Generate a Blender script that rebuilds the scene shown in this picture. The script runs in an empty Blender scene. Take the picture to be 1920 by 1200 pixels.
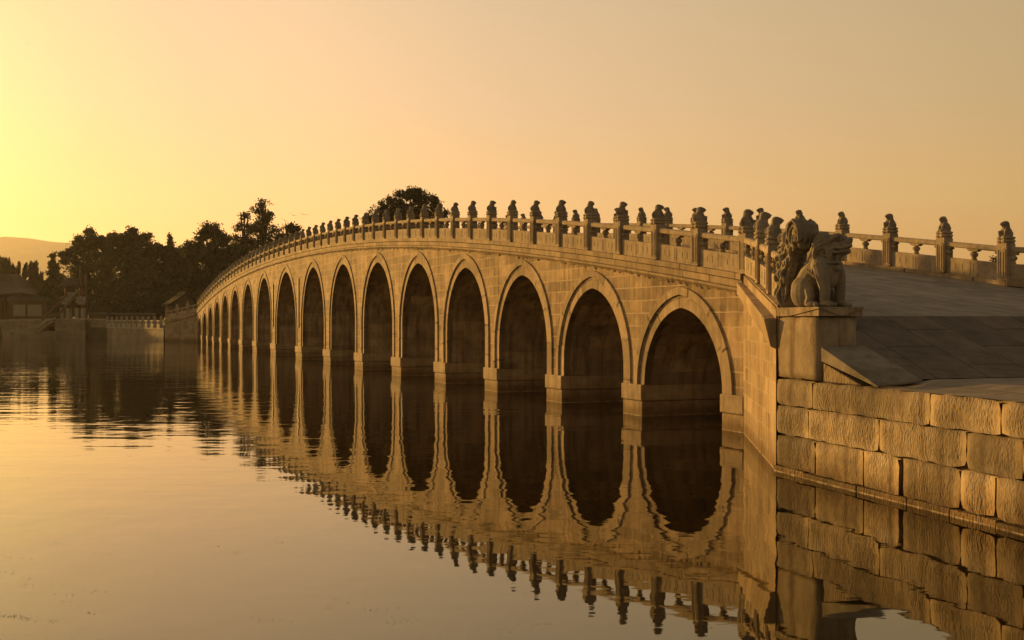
import bpy, bmesh, math, random
import numpy as np
from mathutils import Vector, Matrix
R = math.radians
sc = bpy.context.scene
COL = sc.collection

# ------------------------------------------------------------------ camera, sky, sun
CH = 2.75                      # eye height above the lake
FPX = 2150.0                   # focal length in pixels of the 1920 px photograph
cam = bpy.data.cameras.new("camera"); cam.sensor_width = 36; cam.lens = 36 * FPX / 1920
cam.clip_start = 0.1; cam.clip_end = 20000
co = bpy.data.objects.new("camera", cam); COL.objects.link(co)
co.location = (0, 0, CH); co.rotation_euler = (R(90), 0, 0)
sc.camera = co
SUN_AZ, SUN_EL = R(-43), R(8.0)          # azimuth from +Y, negative to the left
sun_dir = Vector((math.sin(SUN_AZ) * math.cos(SUN_EL), math.cos(SUN_AZ) * math.cos(SUN_EL), math.sin(SUN_EL)))
sd = bpy.data.lights.new("sun", 'SUN'); sd.energy = 5.0; sd.angle = R(0.6); sd.color = (1.0, 0.53, 0.125)
so = bpy.data.objects.new("sun", sd); COL.objects.link(so)
so.rotation_euler = sun_dir.to_track_quat('Z', 'Y').to_euler(); so.location = (0, 0, 60)

world = bpy.data.worlds.new("World"); sc.world = world; world.use_nodes = True
def build_world():
    nt = world.node_tree; nt.nodes.clear(); N = nt.nodes.new; L = nt.links.new
    out = N('ShaderNodeOutputWorld'); bg = N('ShaderNodeBackground'); L(bg.outputs[0], out.inputs[0])
    tc = N('ShaderNodeTexCoord')
    glow = Vector((math.sin(R(-33)) * math.cos(R(8)), math.cos(R(-33)) * math.cos(R(8)), math.sin(R(8))))
    nrm = N('ShaderNodeVectorMath'); nrm.operation = 'NORMALIZE'; L(tc.outputs['Generated'], nrm.inputs[0])
    dot = N('ShaderNodeVectorMath'); dot.operation = 'DOT_PRODUCT'; L(nrm.outputs[0], dot.inputs[0]); dot.inputs[1].default_value = glow
    ac = N('ShaderNodeMath'); ac.operation = 'ARCCOSINE'; ac.use_clamp = False; L(dot.outputs['Value'], ac.inputs[0])
    dv = N('ShaderNodeMath'); dv.operation = 'DIVIDE'; L(ac.outputs[0], dv.inputs[0]); dv.inputs[1].default_value = math.pi
    def ramp(stops, src):
        r = N('ShaderNodeValToRGB'); e = r.color_ramp.elements
        while len(e) > 1: e.remove(e[0])
        e[0].position = stops[0][0]; e[0].color = (*stops[0][1], 1)
        for p, c in stops[1:]:
            x = e.new(p); x.color = (*c, 1)
        L(src, r.inputs[0]); return r
    r1 = ramp([(0, (1.10, .96, .42)), (.025, (1.06, .88, .40)), (.05, (.98, .72, .37)), (.07, (.94, .64, .36)), (.095, (.91, .595, .36)), (.13, (.87, .58, .35)), (.18, (.74, .505, .31)),
               (.24, (.64, .44, .255)), (.30, (.55, .385, .21)), (.33, (.50, .355, .19)), (.5, (.30, .225, .14)), (1, (.18, .14, .10))], dv.outputs[0])
    sep = N('ShaderNodeSeparateXYZ'); L(nrm.outputs[0], sep.inputs[0])
    r2 = ramp([(0, (1.30, .96, .50)), (.05, (1.30, 1.00, .58)), (.10, (1.20, 1.07, .78)), (.18, (1.0, 1.0, .95)), (.27, (.88, .94, .97)),
               (.6, (.50, .55, .66)), (1, (.36, .42, .55))], sep.outputs[2])
    mul = N('ShaderNodeMixRGB'); mul.blend_type = 'MULTIPLY'; mul.inputs[0].default_value = 1
    L(r1.outputs[0], mul.inputs[1]); L(r2.outputs[0], mul.inputs[2])
    sky = N('ShaderNodeTexSky'); sky.sky_type = 'NISHITA'; sky.sun_disc = False
    sky.sun_elevation = SUN_EL; sky.sun_rotation = SUN_AZ; sky.dust_density = 6; sky.air_density = 1.5
    tin = N('ShaderNodeMixRGB'); tin.blend_type = 'MULTIPLY'; tin.inputs[0].default_value = 1
    L(sky.outputs[0], tin.inputs[1]); tin.inputs[2].default_value = (.010, .006, .002, 1)
    add = N('ShaderNodeMixRGB'); add.blend_type = 'ADD'; add.inputs[0].default_value = 1
    L(mul.outputs[0], add.inputs[1]); L(tin.outputs[0], add.inputs[2])
    L(add.outputs[0], bg.inputs[0]); bg.inputs[1].default_value = 1.0
build_world()
vs = sc.view_settings; vs.view_transform = 'Standard'; vs.look = 'None'; vs.gamma = 1; vs.exposure = .12; vs.use_curve_mapping = False

# ------------------------------------------------------------------ frames of the place
A = math.atan((960 - 122) / FPX)                 # heading of the bridge, left of the view axis
BD = 15.41                                       # distance from the camera to the plane of the arches
U = Vector((-math.sin(A), math.cos(A), 0)); NV = Vector((math.cos(A), math.sin(A), 0))
W = 7.75; S0 = 86.27; N0 = W / 2                 # width, mid length
def world(s, n, z=0.0): return U * s + NV * (BD + n) + Vector((0, 0, z))
QB = math.atan((960 - 358) / FPX)                # heading of the quay edge
QU = Vector((-math.sin(QB), math.cos(QB), 0)); QN = Vector((math.cos(QB), math.sin(QB), 0)); QD = 10.26
def at(px, Y, py=None, z=None):                  # a point of the place from its bearing, distance and height
    x = (px - 960) / FPX * Y
    return Vector((x, Y, z if z is not None else CH + (600 - py) / FPX * Y))
def quay_t(px):                                  # metres along the quay edge for a bearing
    d = Vector(((px - 960) / FPX, 1, 0)); t = QD / d.dot(QN); return (d * t).dot(QU)
QT0 = quay_t(1455)                               # the corner where bridge and quay meet
def quay(t, n=0.0, z=0.0): return QU * t + QN * (QD + n) + Vector((0, 0, z))

# ------------------------------------------------------------------ helpers
class MB:
    def __init__(self): self.v = []; self.f = []; self.uv = []
    def face(self, pts, uvs=None):
        i = len(self.v); self.v += [tuple(p) for p in pts]; self.f.append(tuple(range(i, i + len(pts))))
        self.uv += uvs if uvs else [(0, 0)] * len(pts)
    def hexa(self, c, uvscale=None):
        # c: 8 corners, bottom 4 counter-clockwise then top 4
        for q in ((3, 2, 1, 0), (4, 5, 6, 7), (0, 1, 5, 4), (1, 2, 6, 5), (2, 3, 7, 6), (3, 0, 4, 7)):
            p = [Vector(c[k]) for k in q]
            e1 = (p[1] - p[0]); l1 = e1.length; l2 = (p[3] - p[0]).length
            o = (p[0].x + p[0].y * .7, p[0].z)
            self.face(p, [(o[0], o[1]), (o[0] + l1, o[1]), (o[0] + l1, o[1] + l2), (o[0], o[1] + l2)])
    def box(self, a, b, fn=None):
        x0, y0, z0 = a; x1, y1, z1 = b
        c = [(x0, y0, z0), (x1, y0, z0), (x1, y1, z0), (x0, y1, z0), (x0, y0, z1), (x1, y0, z1), (x1, y1, z1), (x0, y1, z1)]
        self.hexa([fn(*p) if fn else p for p in c])
    def grid(self, rows, uvs=None, flip=False):
        for i in range(len(rows) - 1):
            for j in range(len(rows[0]) - 1):
                q = [(i, j), (i, j + 1), (i + 1, j + 1), (i + 1, j)]
                if flip: q.reverse()
                self.face([rows[a][b] for a, b in q], [uvs[a][b] for a, b in q] if uvs else None)
    def tube(self, pts, rad, seg=8, cap=True):
        pts = [Vector(p) for p in pts]; rings = []
        for i, p in enumerate(pts):
            d = (pts[min(i + 1, len(pts) - 1)] - pts[max(i - 1, 0)]).normalized()
            a = d.orthogonal().normalized(); b = d.cross(a); r = rad[i] if hasattr(rad, '__len__') else rad
            if rings:                                  # keep rings aligned
                a = (prev - d * prev.dot(d)).normalized(); b = d.cross(a)
            prev = a
            rings.append([p + (a * math.cos(2 * math.pi * k / seg) + b * math.sin(2 * math.pi * k / seg)) * r for k in range(seg)])
        for i in range(len(rings) - 1):
            for k in range(seg):
                self.face([rings[i][k], rings[i][(k + 1) % seg], rings[i + 1][(k + 1) % seg], rings[i + 1][k]])
        if cap:
            self.face(list(reversed(rings[0]))); self.face(rings[-1])
    def lathe(self, prof, seg=10, fn=None):
        fn = fn or (lambda x, y, z: (x, y, z))
        for i in range(len(prof) - 1):
            (r0, z0), (r1, z1) = prof[i], prof[i + 1]
            for k in range(seg):
                a0, a1 = 2 * math.pi * k / seg, 2 * math.pi * (k + 1) / seg
                self.face([fn(r0 * math.cos(a0), r0 * math.sin(a0), z0), fn(r0 * math.cos(a1), r0 * math.sin(a1), z0),
                           fn(r1 * math.cos(a1), r1 * math.sin(a1), z1), fn(r1 * math.cos(a0), r1 * math.sin(a0), z1)])
    def ell(self, c, r, rot=None, seg=14, rings=9):
        c = Vector(c); M = rot.to_matrix() if rot else Matrix.Identity(3)
        def P(i, k):
            th = math.pi * i / rings; ph = 2 * math.pi * k / seg
            return c + M @ Vector((r[0] * math.sin(th) * math.cos(ph), r[1] * math.sin(th) * math.sin(ph), r[2] * math.cos(th)))
        for i in range(rings):
            for k in range(seg):
                q = [P(i, k), P(i + 1, k), P(i + 1, k + 1), P(i, k + 1)]
                if i == 0: q = [q[0], q[1], q[2]]
                elif i == rings - 1: q = [q[0], q[1], q[3]]
                self.face(q)
    def mesh(self, name, weld=True):
        me = bpy.data.meshes.new(name); me.from_pydata(self.v, [], self.f)
        uvl = me.uv_layers.new(name='uv'); k = 0
        flat = np.array(self.uv, dtype=np.float32).ravel()
        uvl.data.foreach_set('uv', flat)
        if weld:
            bm = bmesh.new(); bm.from_mesh(me); bmesh.ops.remove_doubles(bm, verts=bm.verts, dist=1e-4)
            bmesh.ops.recalc_face_normals(bm, faces=bm.faces) if weld == 'solid' else None
            bm.to_mesh(me); bm.free()
        me.update(); return me
    def obj(self, name, mat, parent=None, smooth=False, weld=True, bevel=0):
        me = self.mesh(name, weld); me.materials.append(mat)
        if smooth: me.polygons.foreach_set('use_smooth', [True] * len(me.polygons))
        o = bpy.data.objects.new(name, me); COL.objects.link(o)
        if parent: o.parent = parent
        if bevel:
            b = o.modifiers.new('bevel', 'BEVEL'); b.width = bevel; b.segments = 2; b.limit_method = 'ANGLE'; b.angle_limit = R(35)
        return o
def sculpt(mb, name, mat, voxel, parent=None, smooth_iter=4, disp=0, dscale=.1):
    """fuse overlapping closed forms into one continuous carved surface"""
    me = mb.mesh(name + '_forms', 'solid'); t = bpy.data.objects.new(name, me); COL.objects.link(t)
    m = t.modifiers.new('r', 'REMESH'); m.mode = 'VOXEL'; m.voxel_size = voxel
    if smooth_iter:
        s = t.modifiers.new('s', 'SMOOTH'); s.iterations = smooth_iter; s.factor = .5
    dg = bpy.context.evaluated_depsgraph_get(); ev = t.evaluated_get(dg)
    out = bpy.data.meshes.new_from_object(ev, depsgraph=dg)
    out.name = name; t.modifiers.clear(); t.data = out; bpy.data.meshes.remove(me)
    out.materials.clear(); out.materials.append(mat); out.polygons.foreach_set('use_smooth', [True] * len(out.polygons))
    if parent: t.parent = parent
    return t
def tag(o, label=None, cat=None, group=None, kind=None):
    if label: o['label'] = label
    if cat: o['category'] = cat
    if group: o['group'] = group
    if kind: o['kind'] = kind
    return o
def empty(name, loc, rz=0.0):
    o = bpy.data.objects.new(name, None); COL.objects.link(o); o.location = loc; o.rotation_euler = (0, 0, rz)
    o.empty_display_size = .3; return o

# ------------------------------------------------------------------ materials
class NT:
    def __init__(self, name):
        self.m = bpy.data.materials.new(name); self.m.use_nodes = True; self.t = self.m.node_tree
        self.b = self.t.nodes['Principled BSDF']; self.b.inputs['Specular IOR Level'].default_value = .25
    def n(self, typ, **k):
        x = self.t.nodes.new(typ)
        for a, v in k.items(): setattr(x, a, v)
        return x
    def l(self, a, b): self.t.links.new(a, b)
    def noise(self, vec, scale, detail=5, rough=.6, dim='3D'):
        x = self.n('ShaderNodeTexNoise'); x.inputs['Scale'].default_value = scale; x.inputs['Detail'].default_value = detail; x.inputs['Roughness'].default_value = rough
        if vec: self.l(vec, x.inputs['Vector'])
        return x.outputs[0]
    def mapping(self, vec, scale=(1, 1, 1), rot=(0, 0, 0)):
        x = self.n('ShaderNodeMapping'); x.inputs['Scale'].default_value = scale; x.inputs['Rotation'].default_value = rot; self.l(vec, x.inputs['Vector']); return x.outputs[0]
    def ramp(self, src, stops):
        r = self.n('ShaderNodeValToRGB'); e = r.color_ramp.elements
        while len(e) > 1: e.remove(e[0])
        e[0].position = stops[0][0]; e[0].color = (*stops[0][1], 1) if hasattr(stops[0][1], '__len__') else (stops[0][1],) * 3 + (1,)
        for p, c in stops[1:]:
            x = e.new(p); x.color = (*c, 1) if hasattr(c, '__len__') else (c, c, c, 1)
        self.l(src, r.inputs[0]); return r.outputs[0]
    def mix(self, fac, a, b, mode='MIX'):
        x = self.n('ShaderNodeMixRGB', blend_type=mode)
        for i, v in ((0, fac), (1, a), (2, b)):
            if hasattr(v, 'is_linked') or hasattr(v, 'links'): self.l(v, x.inputs[i])
            elif i == 0: x.inputs[0].default_value = v
            else: x.inputs[i].default_value = (*v, 1) if hasattr(v, '__len__') else (v, v, v, 1)
        return x.outputs[0]
    def math(self, op, a, b=None, clamp=False):
        x = self.n('ShaderNodeMath', operation=op); x.use_clamp = clamp
        for i, v in ((0, a), (1, b)):
            if v is None: continue
            if hasattr(v, 'links'): self.l(v, x.inputs[i])
            else: x.inputs[i].default_value = v
        return x.outputs[0]
    def bump(self, h, strength, dist, prev=None):
        x = self.n('ShaderNodeBump'); x.inputs['Strength'].default_value = strength; x.inputs['Distance'].default_value = dist
        self.l(h, x.inputs['Height'])
        if prev: self.l(prev, x.inputs['Normal'])
        return x.outputs[0]

def stone(name, base, brick=None, rough_bump=.004, grain=40, streak=.35, stain=.3, wet=False, island=0.0, mortar=(.40, .34, .26), joint=.012, chisel=0, joint_depth=.012):
    k = NT(name); tc = k.n('ShaderNodeTexCoord'); geo = k.n('ShaderNodeNewGeometry'); P = geo.outputs['Position']
    big = k.noise(P, .9, 6, .65); med = k.noise(P, 5, 6, .65); fine = k.noise(P, grain, 4, .7)
    col = k.mix(k.ramp(big, [(.3, 0.0), (.7, 1.0)]), tuple(c * (1 - stain) for c in base), tuple(min(1, c * (1 + stain * .5)) for c in base))
    col = k.mix(.55, col, k.ramp(med, [(.25, .55), (.5, 1.0), (.75, 1.25)]), 'MULTIPLY')
    st = k.noise(k.mapping(P, (3.2, 3.2, .22)), 1.5, 5, .6)
    col = k.mix(streak, col, k.ramp(st, [(.34, (.36, .28, .20)), (.47, (.85, .8, .75)), (.56, (1, 1, 1)), (.70, (1.25, 1.12, .92))]), 'MULTIPLY')
    h = None; nrm = None
    if island:
        rnd = geo.outputs['Random Per Island']
        col = k.mix(1, col, k.ramp(rnd, [(0, 1 - island), (1, 1 + island * .6)]), 'MULTIPLY')
    if brick:
        bt = k.n('ShaderNodeTexBrick'); bt.offset = .5; bt.offset_frequency = 2; bt.squash = 1
        uv = k.n('ShaderNodeUVMap', uv_map='uv')
        dn = k.noise(P, 2.2, 3, .5); dv = k.n('ShaderNodeVectorMath', operation='SCALE'); dv.inputs[3].default_value = .03
        cmb = k.n('ShaderNodeCombineXYZ'); k.l(dn, cmb.inputs[0]); k.l(dn, cmb.inputs[1]); k.l(cmb.outputs[0], dv.inputs[0])
        ad = k.n('ShaderNodeVectorMath', operation='ADD'); k.l(uv.outputs[0], ad.inputs[0]); k.l(dv.outputs[0], ad.inputs[1])
        k.l(ad.outputs[0], bt.inputs['Vector'])
        bt.inputs['Scale'].default_value = 1; bt.inputs['Mortar Size'].default_value = joint; bt.inputs['Mortar Smooth'].default_value = .3
        bt.inputs['Brick Width'].default_value = brick[0]; bt.inputs['Row Height'].default_value = brick[1]
        bt.inputs['Color1'].default_value = (.72, .71, .70, 1); bt.inputs['Color2'].default_value = (1.16, 1.13, 1.08, 1); bt.inputs['Mortar'].default_value = (1, 1, 1, 1)
        col = k.mix(1, col, bt.outputs['Color'], 'MULTIPLY')
        mf = k.math('MULTIPLY', bt.outputs['Fac'], k.ramp(k.noise(P, 1.7, 3, .6), [(.35, .25), (.6, 1.0)]))
        col = k.mix(mf, col, mortar)
        nrm = k.bump(bt.outputs['Fac'], -1.0, joint_depth) if joint_depth else None
        if nrm: nrm.node.invert = False
    if wet:
        sep = k.n('ShaderNodeSeparateXYZ'); k.l(P, sep.inputs[0])
        zz = k.math('ADD', sep.outputs[2], k.math('MULTIPLY', k.noise(P, 2.5, 4, .6), .35))
        wf = k.ramp(zz, [(.32, 1.0), (.50, .45), (.78, 0.0)])
        col = k.mix(wf, col, k.mix(1, col, (.50, .43, .33), 'MULTIPLY'))
        meniscus_glint = k.math('MULTIPLY', k.ramp(sep.outputs[2], [(0, 1.0), (.010, 1.0), (.020, 0)]), k.ramp(k.noise(P, 4, 3, .6), [(.4, .2), (.6, 1.0)]))
        col = k.mix(k.math('MULTIPLY', meniscus_glint, .55), col, (.80, .66, .46))  # thin pale line paints the meniscus highlight into the stone colour
    nrm = k.bump(med, .6, rough_bump * 4, nrm)
    nrm = k.bump(fine, .7, rough_bump, nrm)
    if chisel:
        vo = k.n('ShaderNodeTexVoronoi'); vo.inputs['Scale'].default_value = 27; k.l(k.mapping(P, (1, 1, .45)), vo.inputs['Vector'])
        dress = k.math('ADD', k.ramp(k.noise(P, 1.3, 3, .5), [(.35, .15), (.65, 1.0)]), k.math('MULTIPLY', geo.outputs['Random Per Island'], .4))
        nrm = k.bump(k.math('MULTIPLY', vo.outputs['Distance'], dress), .8, chisel, nrm)
    k.l(col, k.b.inputs['Base Color']); k.b.inputs['Roughness'].default_value = .85
    k.l(nrm, k.b.inputs['Normal'])
    return k.m
BASE = (.40, .33, .235)
M_wall = stone('spandrel_stone', (.50, .38, .235), brick=(1.15, .37), streak=.75, stain=.55, mortar=(.60, .48, .32), joint=.018)
M_ring = stone('arch_ring_stone', (.52, .41, .27), brick=(1.15, 3), joint=.045, streak=.45, stain=.3, mortar=(.13, .10, .065))
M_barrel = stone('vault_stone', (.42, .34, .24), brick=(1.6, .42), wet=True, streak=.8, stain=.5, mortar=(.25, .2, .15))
M_cornice = stone('cornice_stone', (.48, .375, .24), brick=(1.35, 3), joint=.034, joint_depth=.03, streak=.45, mortar=(.10, .075, .05))
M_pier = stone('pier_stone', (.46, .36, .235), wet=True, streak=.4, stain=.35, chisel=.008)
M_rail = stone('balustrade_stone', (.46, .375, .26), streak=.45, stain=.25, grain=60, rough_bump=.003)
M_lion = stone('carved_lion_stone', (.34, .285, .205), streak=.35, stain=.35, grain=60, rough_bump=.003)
M_mortar = stone('pale_mortar', (.58, .46, .31), streak=.3, stain=.4, rough_bump=.012, grain=16)
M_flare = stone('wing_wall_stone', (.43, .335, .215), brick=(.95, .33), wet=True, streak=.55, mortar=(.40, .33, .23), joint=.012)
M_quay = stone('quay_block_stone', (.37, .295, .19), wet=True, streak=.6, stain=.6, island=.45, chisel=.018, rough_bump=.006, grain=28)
M_joint = stone('joint_fill', (.13, .10, .065), streak=.2)
M_block = stone('pedestal_stone', (.44, .355, .24), streak=.8, stain=.45, rough_bump=.006, grain=26)
M_slab = stone('grey_slab_stone', (.28, .245, .19), streak=.3, stain=.5, rough_bump=.005)
M_bank = stone('far_bank_stone', (.33, .28, .21), brick=(1.6, .5), streak=.4, mortar=(.24, .2, .15), joint=.03)
M_plain = stone('weathered_pale_stone', (.42, .37, .29), streak=.3)

def pave(name, base, size, rib=0, lane=True):
    k = NT(name); geo = k.n('ShaderNodeNewGeometry'); P = geo.outputs['Position']
    uv = k.n('ShaderNodeUVMap', uv_map='uv')
    bt = k.n('ShaderNodeTexBrick'); k.l(uv.outputs[0], bt.inputs['Vector']); bt.inputs['Scale'].default_value = 1
    bt.inputs['Brick Width'].default_value = size[0]; bt.inputs['Row Height'].default_value = size[1]; bt.inputs['Mortar Size'].default_value = .014
    bt.inputs['Color1'].default_value = (.80, .80, .80, 1); bt.inputs['Color2'].default_value = (1.15, 1.13, 1.1, 1); bt.inputs['Mortar'].default_value = (.4, .38, .35, 1)
    col = k.mix(1, base, bt.outputs['Color'], 'MULTIPLY')
    col = k.mix(.9, col, k.ramp(k.noise(P, 1.6, 7, .7), [(.3, .5), (.52, 1.0), (.75, 1.4)]), 'MULTIPLY')
    col = k.mix(.4, col, k.ramp(k.noise(P, 45, 3, .6), [(.3, .7), (.7, 1.2)]), 'MULTIPLY')
    nrm = k.bump(bt.outputs['Fac'], -.8, .008); nrm = k.bump(k.noise(P, 25, 4, .6), .5, .006, nrm)
    k.l(col, k.b.inputs['Base Color']); k.b.inputs['Roughness'].default_value = .7; k.l(nrm, k.b.inputs['Normal'])
    return k.m
M_deck = pave('deck_flagstones', (.27, .235, .185), (1.6, .62))
M_lane = pave('deck_centre_slabs', (.32, .28, .22), (2.4, 1.2))
M_ramp = pave('ramp_ribbed_stone', (.19, .155, .125), (1.7, 1.05))
M_plaza = pave('quay_paving', (.27, .225, .17), (1.3, .8))

def simple(name, col, rough=.8, var=.35, scale=2.0):
    k = NT(name); P = k.n('ShaderNodeNewGeometry').outputs['Position']
    c = k.mix(1, col, k.ramp(k.noise(P, scale, 5, .65), [(.3, 1 - var), (.7, 1 + var)]), 'MULTIPLY')
    k.l(c, k.b.inputs['Base Color']); k.b.inputs['Roughness'].default_value = rough
    k.l(k.bump(k.noise(P, scale * 8, 4, .6), .4, .02), k.b.inputs['Normal'])
    return k.m
M_tile = simple('grey_roof_tile', (.065, .052, .04), .7, .4, 3)
M_tiled = simple('dark_roof_tile', (.030, .025, .02), .85, .4, 3)
M_plaster = simple('ochre_plaster', (.13, .095, .06), .9, .25, 1)
M_panelw = simple('pale_panel', (.34, .29, .22), .8, .12, 1)
M_red = simple('dark_red_lacquer', (.12, .035, .02), .5, .25, 2)
M_paint = simple('painted_beam', (.30, .28, .25), .6, .45, 4)
M_darkwood = simple('dark_timber', (.10, .06, .04), .7, .3, 3)
M_bark = simple('tree_bark', (.07, .05, .035), .9, .4, 3)
M_soil = simple('island_soil', (.10, .085, .055), .95, .4, .3)
M_hill = simple('hill_scrub', (.07, .065, .04), .95, .4, .01)
M_bird = simple('bird_feathers', (.07, .045, .03), .8, .2, 6)
M_metal = simple('rusty_pipe', (.10, .07, .05), .6, .3, 6)
M_tiled.node_tree.nodes['Principled BSDF'].inputs['Specular IOR Level'].default_value = .02
def leafmat(name, a, b):
    k = NT(name); geo = k.n('ShaderNodeNewGeometry')
    c = k.mix(k.ramp(k.noise(geo.outputs['Position'], .5, 4, .6), [(.35, 0.0), (.65, 1.0)]), a, b)
    c = k.mix(1, c, k.ramp(geo.outputs['Random Per Island'], [(0, .7), (1, 1.3)]), 'MULTIPLY')
    k.l(c, k.b.inputs['Base Color']); k.b.inputs['Roughness'].default_value = .6
    tr = k.n('ShaderNodeBsdfTranslucent'); k.l(c, tr.inputs[0])
    mx = k.n('ShaderNodeMixShader'); mx.inputs[0].default_value = .3
    out = k.t.nodes['Material Output']; k.l(k.b.outputs[0], mx.inputs[1]); k.l(tr.outputs[0], mx.inputs[2]); k.l(mx.outputs[0], out.inputs[0])
    return k.m
M_leafd = leafmat('dark_foliage', (.040, .046, .018), (.070, .070, .027))
M_leafo = leafmat('olive_foliage', (.048, .050, .018), (.080, .076, .026))
M_leafw = leafmat('willow_foliage', (.075, .075, .025), (.12, .11, .035))

def water_mat():
    k = NT('lake_water'); P = k.n('ShaderNodeNewGeometry').outputs['Position']
    k.b.inputs['Base Color'].default_value = (.020, .013, .006, 1); k.b.inputs['Roughness'].default_value = .015
    k.b.inputs['IOR'].default_value = 1.95; k.b.inputs['Specular IOR Level'].default_value = .5
    k.b.inputs['Specular Tint'].default_value = (1, .97, .60, 1)
    rot = (0, 0, R(-6))
    swell = k.noise(k.mapping(P, (.45, 1.5, 1), rot), .62, 3, .45)
    rip = k.noise(k.mapping(P, (.5, 1.6, 1), (0, 0, R(10))), 2.6, 3, .5)
    calm = k.ramp(k.noise(k.mapping(P, (.6, 1, 1)), .045, 3, .5), [(.38, .35), (.62, 1.0)])
    # a light breeze roughens the open water towards the far bank
    sep = k.n('ShaderNodeSeparateXYZ'); k.l(P, sep.inputs[0])
    far = k.ramp(k.math('DIVIDE', k.math('SUBTRACT', sep.outputs[1], k.math('MULTIPLY', sep.outputs[0], .9)), 160), [(.12, .7), (.22, 2.4), (.5, 4.5)])
    hs = k.math('MULTIPLY', k.math('MULTIPLY', swell, calm), far)
    hr = k.math('MULTIPLY', k.math('MULTIPLY', rip, calm), far)
    n1 = k.bump(hs, 1, .0085); n2 = k.bump(hr, 1, .0010, n1)
    chop = k.noise(k.mapping(P, (1.25, .8, 1), (0, 0, R(25))), 1.15, 2, .4)
    n3 = k.bump(k.math('MULTIPLY', chop, calm), 1, .008, n2)
    k.l(n3, k.b.inputs['Normal'])
    return k.m
M_water = water_mat()

# ------------------------------------------------------------------ setting: lake, land, hills
m = MB(); m.face([(-6000, -200, 0), (6000, -200, 0), (6000, 9000, 0), (-6000, 9000, 0)])
tag(m.obj('lake_water', M_water), kind='structure')
rnd = random.Random(5)
def hills():
    m = MB()
    def ridge(prof, Y0, Y1, seed):
        rn = random.Random(seed); rows = []; n = 60
        xs = np.linspace(prof[0][0], prof[-1][0], n)
        ys = np.interp(xs, [p[0] for p in prof], [p[1] for p in prof])
        top = [CH + (600 - (y + rn.uniform(-1.0, 1.0))) / FPX * Y0 for y in ys]
        for d, kf in ((-900, 0), (-500, .35), (-200, .8), (0, 1), (300, .7), (800, 0)):
            rows.append([((x - 960) / FPX * Y0 + rn.uniform(-20, 20) * (d != 0), Y0 + d, -3 + (t + 3) * kf * (1 if d == 0 else rn.uniform(.9, 1.05))) for x, t in zip(xs, top)])
        m.grid(rows)
    ridge([(-1400, 600), (-900, 520), (-500, 470), (-200, 455), (-60, 449), (20, 443), (45, 445), (80, 449), (100, 454), (125, 448), (140, 455), (200, 462), (300, 462), (345, 463), (370, 470), (500, 500), (800, 560), (1200, 597)], 4200, 5000, 3)
    o = m.obj('hills', M_hill, smooth=True); tag(o, kind='structure')
hills()
# island beyond the far end of the bridge
def ground():
    m = MB()
    edge = [at(-900, 205, z=0), at(-200, 190, z=0), at(18, 186.5, z=0), at(145, 179.5, z=0), at(300, 166, z=0), world(155.0, -3.1), world(149.5, 0.2), world(149.5, W - .2), world(155, W + 3.2), world(156, 60), world(160, 160), world(190, 400)]
    back = [at(-900, 700, z=0), at(-200, 700, z=0), at(18, 700, z=0), at(145, 700, z=0), at(300, 700, z=0), at(420, 700, z=0), at(480, 700, z=0), at(540, 700, z=0), at(620, 700, z=0), at(900, 700, z=0), at(1500, 700, z=0), at(2200, 700, z=0)]
    rows = [[(e.x, e.y, -1) for e in edge], [(e.x, e.y + .1, 1.6) for e in edge], [(e.x * .85 + b.x * .15, e.y * .85 + b.y * .15, 2.2) for e, b in zip(edge, back)], [(b.x, b.y, 2.5) for b in back]]
    m.grid(rows); tag(m.obj('island_ground', M_soil), kind='structure')
ground()

# ------------------------------------------------------------------ the bridge
br = tag(empty('stone_bridge', world(S0, N0), A - math.pi / 2), 'long humpbacked stone bridge of many arches with lion-topped balustrades over the lake', 'bridge')
def lb(s, n, z): return (-(s - S0), n - N0, z)
def zd(s): return 7.62 - 3.75 * (abs(s - S0) / 62.3) ** 2.2        # foot of the balustrade
PL = [24.98, 30.46, 36.26, 42.49, 49.05, 56.25, 64.23, 72.69, 82.18, 92.89, 102.42, 110.89, 118.72, 125.69, 132.12, 137.74, 143.45]
PR = [23.90, 29.17, 34.85, 40.94, 47.33, 54.43, 62.18, 70.51, 79.74, 90.35, 99.95, 108.54, 116.85, 123.81, 130.40, 136.24, 142.09]
crown = [3.08, 3.75, 4.38, 4.92, 5.42, 5.81, 6.09, 6.28, 6.36, 6.27, 6.02, 5.68, 5.30, 4.78, 4.21, 3.60, 3.0]
ends = PR[1:] + [147.55]
ZS = .90
SA, SB = 24.0, 148.5
def arc(a, h, n=30):
    """two-centred, slightly pointed arch on straight jambs"""
    d = .10 * a; top = math.sqrt((a + d) ** 2 - d * d); jamb = max(0.0, h - top); k = min(1.0, h / top); out = []
    for i in range(n + 1):
        x = -a * math.cos(math.pi * i / n)
        out.append((x, jamb + k * math.sqrt(max(0, (a + d) ** 2 - (abs(x) + d) ** 2))))
    if jamb > .02: out = [(-a, 0.0)] + out + [(a, 0.0)]
    return out
arches = []
for i in range(17):
    s0, s1 = PL[i], ends[i]; arches.append(((s0 + s1) / 2, (s1 - s0) / 2 - .01, crown[i] - ZS))
RI, RO = .34, .54
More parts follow.
